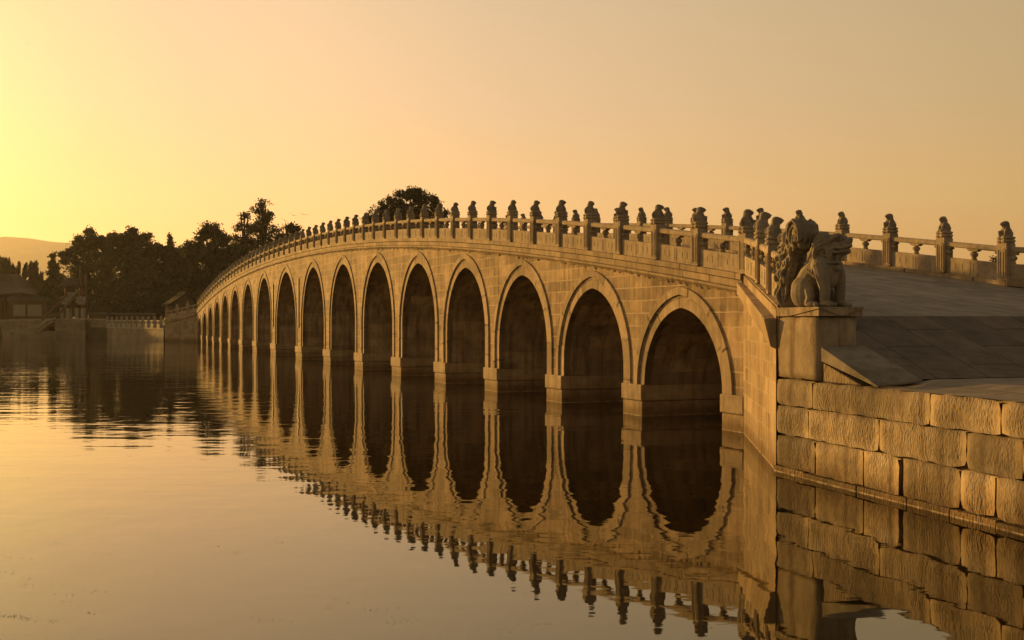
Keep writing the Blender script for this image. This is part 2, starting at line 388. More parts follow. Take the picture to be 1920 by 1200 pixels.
# spandrel walls, near and far face
for side in (0, 1):
    nn = 0.0 if side == 0 else W
    m = MB()
    def strip(sa, sb, za0, zb0, k=1):
        if sb - sa < 1e-4: return
        q = [lb(sa, nn, za0), lb(sb, nn, zb0), lb(sb, nn, zd(sb) - .35), lb(sa, nn, zd(sa) - .35)]
        uv = [(sa, za0), (sb, zb0), (sb, zd(sb) - .35), (sa, zd(sa) - .35)]
        if side: q.reverse(); uv.reverse()
        m.face(q, uv)
    last = SA
    for (c, a, h) in arches:
        e = arc(a + .28, h + .28)
        strip(last, c + e[0][0], .7, .7); 
        for j in range(len(e) - 1):
            strip(c + e[j][0], c + e[j + 1][0], ZS + e[j][1], ZS + e[j + 1][1])
        last = c + e[-1][0]
    strip(last, SB, .7, .7)
    m.obj('spandrel_wall', M_wall, br)
# vaults, each with its two stepped rings
for (c, a, h) in arches:
    e = arc(a, h); m = MB(); rows = []; uvs = []
    L = 0; prev = None
    for x, z in e:
        if prev: L += math.hypot(x - prev[0], z - prev[1])
        prev = (x, z)
        rows.append([lb(c + x, n, ZS + z) for n in (.02, W - .02)]); uvs.append([(.02, L), (W, L)])
    m.grid(rows, uvs)
    v = m.obj('arch_vault', M_barrel, br, smooth=True)
    for side in (0, 1):
        for (r0, r1, f0, f1) in ((0, RI, .012, .25), (RI, RO, -.05, .25)):
            m = MB(); e0 = arc(a + r0, h + r0 * 1.05); e1 = arc(a + r1, h + r1 * 1.05); L = 0
            fn = (lambda n: n) if side == 0 else (lambda n: W - n)
            A_, B_, C_, D_, uv = [], [], [], [], []
            for j, ((x0, z0), (x1, z1)) in enumerate(zip(e0, e1)):
                if j: L += math.hypot(x0 - e0[j - 1][0], z0 - e0[j - 1][1])
                A_.append(lb(c + x0, fn(f0), ZS + z0)); B_.append(lb(c + x1, fn(f0), ZS + z1))
                C_.append(lb(c + x0, fn(f1), ZS + z0)); D_.append(lb(c + x1, fn(f1), ZS + z1)); uv.append(L + c)
            m.grid([A_, B_], [[(u, .1) for u in uv], [(u, .5) for u in uv]], flip=(side == 1))
            m.grid([B_, D_], [[(u, .5) for u in uv], [(u, .9) for u in uv]], flip=(side == 1))
            m.grid([C_, A_], [[(u, .1) for u in uv], [(u, .4) for u in uv]], flip=(side == 1))
            for jj in (0, -1): m.face([A_[jj], B_[jj], D_[jj], C_[jj]])
            m.obj('arch_ring', M_ring, v)
# piers: two courses, the upper proud
def pier(s0, s1):
    m = MB()
    m.box((s0 + .03, -.03, -1.2), (s1 - .03, W + .03, .42), lambda x, y, z: lb(x, y, z))
    m.box((s0, -.075, .43), (s1, W + .075, ZS), lambda x, y, z: lb(x, y, z))
    return m.obj('pier', M_pier, br, weld='solid', bevel=.035)
for i in range(17):
    pier(PR[i] if i else 23.9, PL[i])
pier(147.55, 148.6)
# string courses under the balustrade, following the hump
def path_main(n, step=1.0):
    ss = np.arange(SA, SB + .01, step); ss[-1] = SB
    return ss
for side in (0, 1):
    for (h0, h1, out) in ((-.145, .0, .09), (-.335, -.168, .055), (-.47, -.358, .10)):
        m = MB(); ss = path_main(0)
        sg = -1 if side == 0 else 1; ne = 0 if side == 0 else W
        fo = ne + sg * out; fi = ne - sg * .4
        ss = ss.copy()
        if side: ss[0] = 23.1
        rows = [[lb(s, n, zd(s) + h) for s in ss] for n, h in ((fi, h1), (fi, h0), (fo - sg * (.06 if h0 < -.4 else 0), h0), (fo, h0 + (.05 if h0 < -.4 else 0)), (fo, h1), (fi, h1))]
        off = h0 * 13.7
        uvs = [[(s + off, v) for s in ss] for v in (.1, .4, .7, .8, 1.2, 1.6)]
        m.grid(rows, uvs, flip=(side == 1))
        m.face([r[0] for r in rows]); m.face([r[-1] for r in rows][::-1])
        m.obj('string_course', M_cornice, br)
m = MB(); rr = random.Random(17); ss = np.arange(SA + .1, SB - .1, .11); rows = [[], []]
for s_ in ss:
    rows[0].append(lb(s_, -.075, zd(s_) - .468)); rows[1].append(lb(s_, -.012, zd(s_) - .50 - .09 * rr.random() ** 4))
m.grid(rows, flip=True); m.obj('mortar_fillet', M_mortar, br)
# wing walls at both ends (each flares outwards)
V = Vector((-6.28, -3.34)); VL = V.length; V.normalize()            # near end, lake side
def wing(end, side):
    """maps (t along the wing, d inwards, z) to the bridge frame"""
    def f(t, d, z):
        # inward normal of the near lake-side wing
        s = (23.1 if (side == 1 and end == 0) else SA) + V.x * t + (-.470) * d; n = V.y * t + .883 * d
        if end == 1: s = SA + SB - s
        if side == 1: n = W - n
        return (s, n, z)
    return f
def zw(t): return 3.87 - (3.87 - 2.985) * min(t, VL) / VL
for end in (0, 1):
    for side in (0, 1):
        f = wing(end, side); g = lambda t, d, z: lb(*f(t, d, z))
        flip = (end + side) % 2 == 1
        m = MB(); q = [g(0, 0, -1), g(VL, 0, -1), g(VL, 0, zw(VL) - .02), g(0, 0, zw(0) - .02)]
        uv = [(0, -1), (VL, -1), (VL, zw(VL)), (0, zw(0))]
        m.face(q[::-1] if not flip else q, uv[::-1] if not flip else uv)
        m.obj('wing_wall', M_flare, br)
        m = MB()
        e_ = VL - .03; o1, o2 = -.16, -.22
        m.hexa([g(0.03, o1, zw(0) - .50), g(e_, o2 + .12, zw(e_) - .72), g(e_, .05, zw(e_) - .80), g(-.05, .05, zw(0) - .52),
                g(0.03, o1, zw(0) - .21), g(e_, o2, zw(e_) - .21), g(e_, .05, zw(e_) - .21), g(-.05, .05, zw(0) - .21)])
        m.hexa([g(-.12, .03, zw(0) - .24), g(VL + .05, .03, zw(VL) - .24), g(VL + .05, .55, zw(VL) - .24), g(-.12, .55, zw(0) - .24),
                g(-.12, .03, zw(0)), g(VL + .05, .03, zw(VL)), g(VL + .05, .55, zw(VL)), g(-.12, .55, zw(0))])
        m.obj('wing_coping', M_cornice, br, weld='solid', bevel=.02)

# ---- balustrade
def post_mesh():
    m = MB(); w, d, h = .165, .155, 1.03
    prof = [(1, 0), (1, h - .08), (.97, h - .07), (.84, h - .02), (.80, h), ]
    rows = [[(sx * w * k, sy * d * k, z) for sx, sy in ((-1, -1), (1, -1), (1, 1), (-1, 1), (-1, -1))] for k, z in prof]
    m.grid(rows)
    # sunk panels on both broad faces and the two ends, drawn as raised borders
    for sy in (-1, 1):
        y0, y1 = sorted((sy * d, sy * (d + .012)))
        for (x0, x1, z0, z1) in ((-.13, -.105, .08, .80), (.105, .13, .08, .80), (-.13, .13, .055, .08), (-.06, -.04, .10, .76), (.04, .06, .10, .76), (-.105, .105, .80, .83)):
            m.box((x0, y0, z0), (x1, y1, z1))
    # scalloped cloud collar
    for (k, z0, z1) in ((.82, h - .01, h + .03),):
        m.box((-w * k, -d * k, z0), (w * k, d * k, z1))
    n = 24; rows = []
    for r, z in ((.15, h - .06), (.185, h - .045), (.215, h - .01), (.205, h + .03), (.175, h + .045), (.21, h + .07), (.21, h + .10), (.18, h + .12), (.12, h + .125)):
        rows.append([(r * (1 + .13 * math.cos(4 * t) - .03 * math.cos(8 * t)) * math.cos(t + math.pi / 4) * 1.02, r * (1 + .13 * math.cos(4 * t) - .03 * math.cos(8 * t)) * math.sin(t + math.pi / 4) * .97, z) for t in [2 * math.pi * i / n for i in range(n + 1)]])
    m.grid(rows); m.face([p for p in rows[-1][:-1]])
    return m.mesh('post')
ME_post = post_mesh(); ME_post.materials.append(M_rail)
def finial(seed):
    rn = random.Random(seed); m = MB(); tw = rn.uniform(-.35, .35); lean = rn.uniform(-.012, .015)
    E = m.ell
    E((0, 0, .015), (.165, .15, .045))
    for sx in (-1, 1):
        E((.075 * sx, -.045, .085), (.062, .085, .085)); E((.10 * sx, .055, .03), (.035, .07, .03))
        m.tube([(.06 * sx, .025, .22), (.068 * sx, .08, .13), (.062 * sx, .10, .02)], [.045, .036, .032]); E((.062 * sx, .12, .02), (.036, .045, .025))
    m.tube([(0, -.06, .07), (0, -.03, .16), (lean, .01, .25), (lean, .015, .32)], [.115, .108, .085, .07], 12)
    hc = Vector((lean, .03, .345)); q = Matrix.Rotation(tw, 3, 'Z')
    E(hc, (.075, .078, .075))
    def H(p): return hc + q @ Vector(p)
    E(H((0, -.035, -.02)), (.088, .06, .095)); E(H((0, -.05, -.09)), (.085, .06, .07))
    E(H((0, .07, -.02)), (.046, .05, .034)); E(H((0, .11, -.002)), (.026, .022, .018))
    E(H((0, .055, .03)), (.055, .04, .018)); E(H((0, .055, -.058)), (.036, .04, .018))
    for sx in (-1, 1): E(H((.066 * sx, -.01, .045)), (.02, .016, .024))
    for j in range(7):
        t = math.pi * (j / 6) + math.pi
        E(H((.085 * math.cos(t), -.025 + .05 * math.sin(t), -.06 + .018 * (j % 2))), (.024, .024, .03))
    m.tube([(0, -.13, .05), (.015, -.15, .13), (.0, -.11, .21)], [.03, .034, .024])
    if seed % 2:
        E((.085, .10, .085), (.042, .045, .055)); E((.09, .115, .145), (.032, .034, .03))
    else:
        E((-.075, .115, .045), (.045, .045, .045))
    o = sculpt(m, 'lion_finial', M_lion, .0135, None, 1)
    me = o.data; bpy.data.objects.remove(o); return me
ME_fin = [finial(s) for s in range(5)]
prs = random.Random(11)
def add_post(s, n, z, face=1, extra=0.0):
    p = bpy.data.objects.new('balustrade_post', ME_post); COL.objects.link(p); p.parent = br
    p.location = lb(s, n, z); p.rotation_euler = (0, 0, extra)
    l = bpy.data.objects.new('lion_finial', ME_fin[prs.randrange(5)]); COL.objects.link(l); l.parent = p
    l.location = (0, 0, 1.135); l.rotation_euler = (0, 0, (0 if face > 0 else math.pi) + prs.uniform(-.25, .25)); k = prs.uniform(1.10, 1.24); l.scale = (k, k, prs.uniform(.98, 1.09))
    return p
def add_panel(P, Q, kind=0):
    P, Q = Vector(P), Vector(Q); dv = (Q - P); L = math.hypot(dv.x, dv.y); ux, uy = dv.x / L, dv.y / L; sl = dv.z / L
    def f(t, w, h): return lb(P.x + ux * t - uy * w, P.y + uy * t + ux * w, P.z + sl * t + h)
    e = .15; m = MB()
    m.box((e, -.085, 0), (L - e, .085, .445), f)
    half = L / 2
    for wf in (-1, 1):
        w0, w1 = sorted((wf * .085, wf * .092))
        for (a, b) in ((e + .05, half - .04), (half + .04, L - e - .05)):
            for (t0, t1, h0, h1) in ((a, b, .06, .085), (a, b, .365, .39), (a, a + .025, .085, .365), (b - .025, b, .085, .365)):
                m.box((t0, w0, h0), (t1, w1, h1), f)
            c = (a + b) / 2
            for (t0, t1, h0, h1) in ((c - .14, c - .11, .15, .31), (c + .11, c + .14, .15, .31), (c - .11, c + .11, .14, .16), (c - .11, c + .11, .30, .32)):
                m.box((t0, w0, h0), (t1, w1, h1), f)
    pn = m.obj('balustrade_panel', M_rail, br, weld=False)
    m = MB(); rows = []
    prof = [(-.06, .742), (-.10, .768), (-.10, .862), (-.06, .892), (.06, .892), (.10, .862), (.10, .768), (.06, .742), (-.06, .742)]
    for t in (e, L - e): rows.append([f(t, w, h) for w, h in prof])
    m.grid(rows); m.obj('handrail', M_rail, pn)
    for tc_, half_ in ((half, 0), (e + .03, 1), (L - e - .03, 1)):
        m = MB()
        m.lathe([(.08, .442), (.08, .49), (.055, .51), (.09, .55), (.115, .595), (.105, .635), (.06, .665), (.075, .69)], 10, lambda x, y, z, tc_=tc_: f(tc_ + x, y, z))
        b = .235 if not half_ else .15
        for (b0, b1, h0, h1) in ((.10, .15, .675, .695), (.15, b * .8, .692, .72), (b * .8, b, .718, .75)):
            c = [(-b0, -.07, h0), (b0, -.07, h0), (b0, .07, h0), (-b0, .07, h0), (-b1, -.08, h1), (b1, -.08, h1), (b1, .08, h1), (-b1, .08, h1)]
            m.hexa([f(min(max(tc_ + x, e - .02), L - e + .02), y, z) for x, y, z in c])
        m.obj('vase_baluster', M_rail, pn, weld=False)
# near side posts as they stand along the bridge, every 2.25 m or so
near = [24.10 + (148.4 - 24.10) * i / 55 for i in range(56)]
pn_ = .17
pts = [(s, pn_, zd(s)) for s in near]
for i, p in enumerate(pts):
    add_post(*p, face=1)
    if i: add_panel(pts[i - 1], p)
far_ = [(23.3 + 2.265 * i, W - .18, zd(23.3 + 2.265 * i)) for i in range(33)]
for i, p in enumerate(far_):
    add_post(*p, face=-1)
    if i: add_panel(far_[i - 1], p)
wing_ends = {}
for end, side, cnt in ((0, 0, 3), (1, 0, 3), (0, 1, 1)):
    f = wing(end, side); ang = math.atan2(-V.y, V.x) if False else 0
    prev = (pts[0] if end == 0 else pts[-1]) if side == 0 else far_[0]
    for j in range(1, cnt + 1):
        t = VL * j / 3 - .02; s, n, z = f(t, .24, zw(t))
        dx, dy = -(s - prev[0]), n - prev[1]
        add_post(s, n, z, face=1 if side == 0 else -1, extra=math.atan2(dy, dx))
        add_panel(prev, (s, n, z)); prev = (s, n, z)
    wing_ends[(end, side)] = prev

# ---- roadway, ramp
def deck():
    m = MB(); ss = [SA] + list(np.arange(25, 148, 1.0)) + [SB]
    def rowz(s): return zd(s) - .10
    # side lanes and centre lane butt against each other
    for (n0, n1, mat, nm) in ((.33, 2.7, M_deck, 'roadway'), (2.7, 5.05, M_lane, 'centre_paving'), (5.05, W - .33, M_deck, 'roadway')):
        m = MB(); m.grid([[lb(s, n, rowz(s)) for s in ss] for n in (n0, n1)], [[(s, n) for s in ss] for n in (n0, n1)])
        # the flaring part down to the top of the ramp
        e0 = 17.75
        def fl(n):  # widen the lanes linearly with the wings
            return n if .4 < n < W - .4 else (n - 3.3 if n < 1 else n + 3.3)
        m.grid([[lb(SA, n0, rowz(SA)), lb(e0, fl(n0), 2.83)], [lb(SA, n1, rowz(SA)), lb(e0, fl(n1), 2.83)]], [[(SA, n0), (e0, fl(n0))], [(SA, n1), (e0, fl(n1))]])
        m.obj(nm, mat, br)
    m = MB()                                   # serrated stone ramp: low ribs across the slope
    nr = 56; s0_ = 17.75; s1_ = 14.75; ds = (s0_ - s1_) / nr; dz = (2.83 - 1.80) / nr
    inv = br.matrix_basis.inverted()
    def left(s, z):                            # the ramp runs up against the cheek slab and pedestal, which follow the quay line
        o = world(s, 0); k = (QD + .45 - o.dot(QN)) / NV.dot(QN); return inv @ (o + NV * k + Vector((0, 0, z)))
    for i in range(nr):
        sa, sb = s0_ - ds * i, s0_ - ds * (i + 1); za = 2.83 - dz * i; zb = za - dz; b = W + 3.3
        m.face([left(sa, za), left(sb, zb + .007), lb(sb, b, zb + .007), lb(sa, b, za)], [(sa, -3), (sb, -3), (sb, b), (sa, b)])
        m.face([left(sb, zb + .007), left(sb, zb), lb(sb, b, zb), lb(sb, b, zb + .007)], [(sb, -3), (sb, -3), (sb, b), (sb, b)])
    m.obj('ramp', M_ramp, br)
deck()

# ------------------------------------------------------------------ quay: blocks, paving
def quay_wall():
    root = tag(empty('quay_wall', quay(QT0, 0, 0), 0), 'low lakeside wall of big rough stone blocks at the near end of the bridge', 'stone wall')
    inv = Vector(root.location)
    m = MB(); rn = random.Random(4)
    tmin = -14.0
    rows = [(1.22, 1.69, [1455, 1521, 1741, 1873]), (.69, 1.21, [1455, 1513, 1645, 1809, 1915]), (.10, .68, [1455, 1526, 1616, 1690, 1797, 1864])]
    for z0, z1, xs in rows:
        ts = [quay_t(x) for x in xs]; ts[0] += .07
        while ts[-1] > tmin: ts.append(ts[-1] - rn.uniform(1.0, 1.9))
        for a, b in zip(ts[:-1], ts[1:]):
            wide = z0 < .3 and abs(b - quay_t(1690)) < .01
            g = rn.choice((.004, .006, .009, .014)); pr = rn.uniform(-.012, .02); nx, nz = max(3, int((a - b) / .16)), 4
            # rough-faced block with rounded arrises
            face = []
            for j in range(nz + 1):
                row = []
                for i in range(nx + 1):
                    t = a - g - (a - b - 2 * g - (.10 if wide else 0)) * i / nx; z = z0 + g + (z1 - z0 - 2 * g) * j / nz
                    edge = (i in (0, nx)) or (j in (0, nz))
                    d = (.022 if edge else -pr) + (rn.uniform(-.008, .008) if not edge else rn.uniform(0, .015))
                    if i in (0, nx) and j in (0, nz): 
                        k_ = rn.choice((.008, .012, .03)); t += (k_ if i else -k_); z += (k_ if j == 0 else -k_)
                    row.append(quay(t, d, z + (rn.uniform(-.013, .013) if j in (0, nz) else 0)) - inv)
                face.append(row)
            m.grid(face)
            back = .6
            c = [face[0][0], face[0][-1], face[-1][-1], face[-1][0]]
            # sides and top run back from the rough face
            for e in ([r[0] for r in face], [r[-1] for r in face], face[0], face[-1]):
                m.grid([e, [Vector(p) + QN * back for p in e]])
    o = m.obj('stone_blocks', M_quay, root, smooth=True)
    m = MB(); m.face([quay(QT0, .10, -1) - inv, quay(tmin, .10, -1) - inv, quay(tmin, .10, 1.6) - inv, quay(QT0, .10, 1.6) - inv]); m.obj('joint_packing', M_joint, root)
    m = MB(); t = QT0 + .1                                   # footing course just above the water
    while t > tmin:
        L = rn.uniform(.9, 1.7); o_ = rn.uniform(-.015, .015)
        m.hexa([quay(t - .006, -.012 + o_, -.8) - inv, quay(t - L + .006, -.012 + o_, -.8) - inv, quay(t - L + .006, .5, -.8) - inv, quay(t - .006, .5, -.8) - inv,
                quay(t - .006, -.012 + o_, .09 + o_) - inv, quay(t - L + .006, -.012 + o_, .09 + o_) - inv, quay(t - L + .006, .5, .09) - inv, quay(t - .006, .5, .09) - inv]); t -= L
    m.obj('footing', M_quay, root, weld='solid', bevel=.02)
quay_wall()
def plaza():
    m = MB(); tmin = -14
    ts = np.linspace(QT0 - 1.4, tmin, 12)
    ns = (.0, .55, 1.2, 40.0); zs = (1.694, 1.70, 1.79, 1.80)
    m.grid([[quay(t, n + .03, z) for t in ts] for n, z in zip(ns, zs)], [[(t, n) for t in ts] for n in ns], flip=True)
    tag(m.obj('quay_paving', M_plaza), kind='structure')
plaza()
# sloping cheek slab beside the ramp
def cheek():
    m = MB(); t0 = QT0 - 1.50; t1 = QT0 - 3.17; wid = .82
    a = [quay(t0, .03, 2.29), quay(t1, .03, 1.72), quay(t1, .03 + wid, 1.80), quay(t0, .03 + wid, 2.32)]
    lo = [Vector((p.x, p.y, p.z - th)) for p, th in zip(a, (.24, .03, .03, .24))]
    m2 = MB()
    for f in ([a[0], a[1], a[2], a[3]], [lo[0], lo[1], a[1], a[0]], [lo[1], lo[2], a[2], a[1]], [lo[2], lo[3], a[3], a[2]], [lo[3], lo[0], a[0], a[3]], [lo[3], lo[2], lo[1], lo[0]]): m2.face(f)
    inv = br.matrix_basis.inverted()
    m2.v = [tuple(inv @ Vector(v)) for v in m2.v]
    m2.obj('cheek_slab', M_slab, br, weld='solid', bevel=.012)
    m3 = MB(); c = []
    for z in (0, 1):
        pass
    p = [quay(t0, .07, 1.70), quay(t0 - 1.15, .07, 1.70), quay(t0, .07, 2.02)]; q = [v + QN * .7 for v in p]
    for f in ([p[0], p[1], p[2]], [q[2], q[1], q[0]], [p[0], q[0], q[1], p[1]], [p[1], q[1], q[2], p[2]], [p[2], q[2], q[0], p[0]]): m3.face(f)
    m3.v = [tuple(inv @ Vector(v)) for v in m3.v]
    m3.obj('cheek_infill', M_quay, br, weld='solid', bevel=.02)
cheek()

# ------------------------------------------------------------------ pedestal, flame stone, guardian lion
PLN, PWD, PZ0, PZ1 = 1.48, .80, 1.70, 2.97
prot = math.atan2(-QU.y, -QU.x)                                    # local x points along the quay towards the camera
pc = quay(QT0 - PLN / 2 + .02, PWD / 2 + .02, PZ0)
ped = tag(empty('stone_pedestal', pc, prot), 'squared stone block pedestal with folded cloth carving along its rim, under the seated lion', 'pedestal')
def pedestal():
    m = MB(); hx, hy = PLN / 2, PWD / 2; H = PZ1 - PZ0
    rn = random.Random(2); nx, nz = 10, 9
    def blk(x0, x1, y0, y1, z0, z1):
        bm = bmesh.new(); bmesh.ops.create_cube(bm, size=1)
        for v in bm.verts: v.co = Vector((x0 + (v.co.x + .5) * (x1 - x0), y0 + (v.co.y + .5) * (y1 - y0), z0 + (v.co.z + .5) * (z1 - z0)))
        bmesh.ops.subdivide_edges(bm, edges=bm.edges, cuts=7, use_grid_fill=True)
        c = Vector(((x0 + x1) / 2, (y0 + y1) / 2, (z0 + z1) / 2))
        for v in bm.verts:
            ed = sum((abs(v.co[i] - l) < 1e-4 or abs(v.co[i] - h_) < 1e-4) for i, (l, h_) in enumerate(((x0, x1), (y0, y1), (z0, z1))))
            if ed >= 2: v.co += (c - v.co).normalized() * rn.uniform(.02, .055)
            else: v.co += Vector((rn.uniform(-.006, .006), rn.uniform(-.006, .006), rn.uniform(-.006, .006)))
        me = bpy.data.meshes.new('block'); bm.to_mesh(me); bm.free(); me.materials.append(M_block)
        me.polygons.foreach_set('use_smooth', [True] * len(me.polygons)); o = bpy.data.objects.new('block', me); COL.objects.link(o); o.parent = ped
        return o
    blk(-hx - .04, hx - .03, -hy + .0, hy - .03, 0, H - .155)
    m.box((-hx, -hy - .02, H - .155), (hx + .02, hy + .02, H)); m.box((-hx - .0, -hy - .035, H - .035), (hx + .035, hy + .035, H + .004))
    sl = m.obj('cap_slab', M_block, ped, weld='solid', bevel=.01)
    m = MB()
    def tri(pts, off):
        p = [Vector(x) for x in pts]; q = [v + Vector(off) for v in p]
        m.face(q); m.face(p[::-1])
        for i in range(3): m.face([p[i], p[(i + 1) % 3], q[(i + 1) % 3], q[i]])
    z1 = H - .03; z0 = H - .15
    tri([(hx + .02, -hy + .01, z1), (hx + .02, hy - .01, z1), (hx + .02, 0, z0)], (.03, 0, 0))
    tri([(-.20, -hy - .02, z1), (hx + .0, -hy - .02, z1), (-.20, -hy - .02, z0)], (0, -.025, 0))
    tri([(-hx + .02, -hy - .02, z1), (-.22, -hy - .02, z1), (-.22, -hy - .02, z0)], (0, -.025, 0))
    m.obj('cloth_carving', M_block, ped, weld='solid')
pedestal()

def guardian():
    m = MB(); E = m.ell; T = m.tube
    rn = random.Random(8)
    for s in (-1, 1):
        E((-.20, .21 * s, .25), (.27, .15, .27)); E((-.27, .20 * s, .33), (.2, .13, .2))
        T([(-.02, .26 * s, .30), (.03, .28 * s, .16), (-.02, .28 * s, .06)], [.10, .085, .08])
        E((.06, .28 * s, .055), (.16, .085, .055))
        for j in range(4): E((.19, (.28 + (j - 1.5) * .042) * s, .04), (.04, .024, .036))
        # forelegs
        T([(.17, .19 * s, .72), (.25, .215 * s, .52), (.29, .205 * s, .30), (.285, .20 * s, .08)], [.155, .125, .098, .088], 12)
        E((.33, .20 * s, .06), (.14, .105, .06))
        for j in range(4): E((.445, (.20 + (j - 1.5) * .052) * s, .045), (.045, .029, .042))
        E((.16, .20 * s, .68), (.17, .12, .2))
        # ridge along the outer foreleg
        T([(.10, .30 * s, .72), (.20, .325 * s, .52), (.27, .30 * s, .34), (.25, .285 * s, .14)], [.02, .022, .018, .012], 6)
        for j in range(4): T([(-.02 + .045 * j, .31 * s, .66 - .03 * j), (.03 + .045 * j, .315 * s, .56 - .03 * j)], [.018, .008], 6)
    T([(-.34, 0, .16), (-.26, 0, .36), (-.12, 0, .56), (.06, 0, .74)], [.22, .27, .26, .25], 14)
    E((.17, 0, .62), (.21, .25, .30)); E((.24, 0, .52), (.13, .17, .2)); E((-.30, 0, .18), (.2, .28, .18))
    T([(.04, 0, .74), (.12, .01, .95)], [.26, .24], 14)
    # chest strap and bell
    for j in range(15):
        t = -1.15 + 2.3 * j / 14; E((.14 + .245 * math.cos(t), .265 * math.sin(t), .735 + .02 * math.cos(t)), (.028, .028, .028), seg=8, rings=6)
    E((.42, 0, .66), (.055, .06, .06))
    # head turned towards the road, muzzle slightly raised
    hc = Vector((.17, .03, 1.03)); q = (Matrix.Rotation(R(36), 3, 'Z') @ Matrix.Rotation(R(-7), 3, 'Y'))
    H = lambda x, y, z: hc + q @ Vector((x, y, z)); qe = q.to_euler()
    EH = lambda p, r, **k: E(H(*p), r, qe, **k)
    EH((-.04, 0, .03), (.22, .215, .20)); EH((.07, 0, .11), (.17, .175, .095))
    EH((.22, 0, .0), (.19, .175, .082)); EH((.33, 0, .03), (.095, .145, .068)); EH((.385, 0, .075), (.055, .10, .042))       # upper jaw and nose
    EH((.20, 0, -.135), (.175, .145, .048)); EH((.31, 0, -.125), (.075, .115, .045)); EH((.13, 0, -.07), (.12, .12, .07)); EH((.10, 0, -.18), (.13, .13, .075))   # lower jaw, chin
    T([H(.10, 0, .17), H(.22, 0, .115), H(.34, 0, .095)], [.055, .06, .05], 8)
    for s in (-1, 1):
        EH((.40, .055 * s, .06), (.034, .042, .034), seg=10, rings=7)
        T([H(.26, .06 * s, .14), H(.20, .13 * s, .165), H(.10, .185 * s, .13), H(.03, .21 * s, .08)], [.034, .042, .04, .028], 8)     # brow
        EH((.235, .105 * s, .085), (.044, .042, .042), seg=12, rings=8)                                                             # eye
        EH((.12, .165 * s, -.01), (.095, .06, .065)); EH((-.05, .215 * s, .13), (.045, .04, .085)); EH((-.03, .235 * s, .09), (.06, .03, .05))   # cheek, ear
        T([H(.40, .06 * s, -.03), H(.33, .15 * s, -.045), H(.22, .19 * s, -.06), (H(.10, .205 * s, -.03))], [.024, .03, .03, .024], 8)       # upper lip
        T([H(.36, .07 * s, -.10), H(.28, .14 * s, -.11), H(.15, .18 * s, -.12), H(.05, .21 * s, -.10)], [.022, .026, .028, .03], 8)           # lower lip
        for j in range(5):                                   # cheek tufts ending in curls
            z = .02 - .055 * j
            T([H(.10 - .02 * j, .20 * s, z - .06), H(.02 - .02 * j, .235 * s, z - .09), H(-.05, .24 * s, z - .06)], [.03, .036, .022], 7)
    for j in range(5): T([H(.20 - .03 * abs(j - 2), .06 * (j - 2), -.17), H(.16 - .02 * abs(j - 2), .065 * (j - 2), -.27), H(.18, .06 * (j - 2), -.34)], [.034, .032, .014], 7)   # beard
    # mane: long wavy locks swept back from the brow and down the neck
    for j in range(15):
        a = R(-126 + 252 * j / 14); sy, cz = math.sin(a), math.cos(a)
        p0 = H(.03, .215 * sy, .05 + .185 * cz); p1 = H(-.10, .245 * sy, .05 + .20 * cz); p2 = H(-.21, .225 * sy, .0 + .16 * cz)
        p3 = H(-.255, .20 * sy, -.12 + .12 * cz); p4 = H(-.22, .21 * sy, -.26 + .10 * cz); p5 = H(-.27, .20 * sy, -.36 + .08 * cz)
        T([p0, p1, p2, p3, p4, p5], [.024, .036, .038, .036, .032, .014], 8)
    # tail laid up the back
    T([(-.42, 0, .22), (-.50, .02, .42), (-.40, .03, .62), (-.28, .02, .78)], [.07, .085, .08, .04], 9)
    m.v = [(x, y, z) for x, y, z in m.v]
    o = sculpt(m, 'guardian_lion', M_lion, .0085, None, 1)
    return o
gl = guardian()
gl.location = quay(QT0 - .80, PWD / 2 + .02, PZ1 + .0); gl.rotation_euler = (0, 0, prot + R(20)); gl.scale = (.96, 1.0, 1.03)
tag(gl, 'large carved stone lion seated on the pedestal at the near bridge end', 'statue')

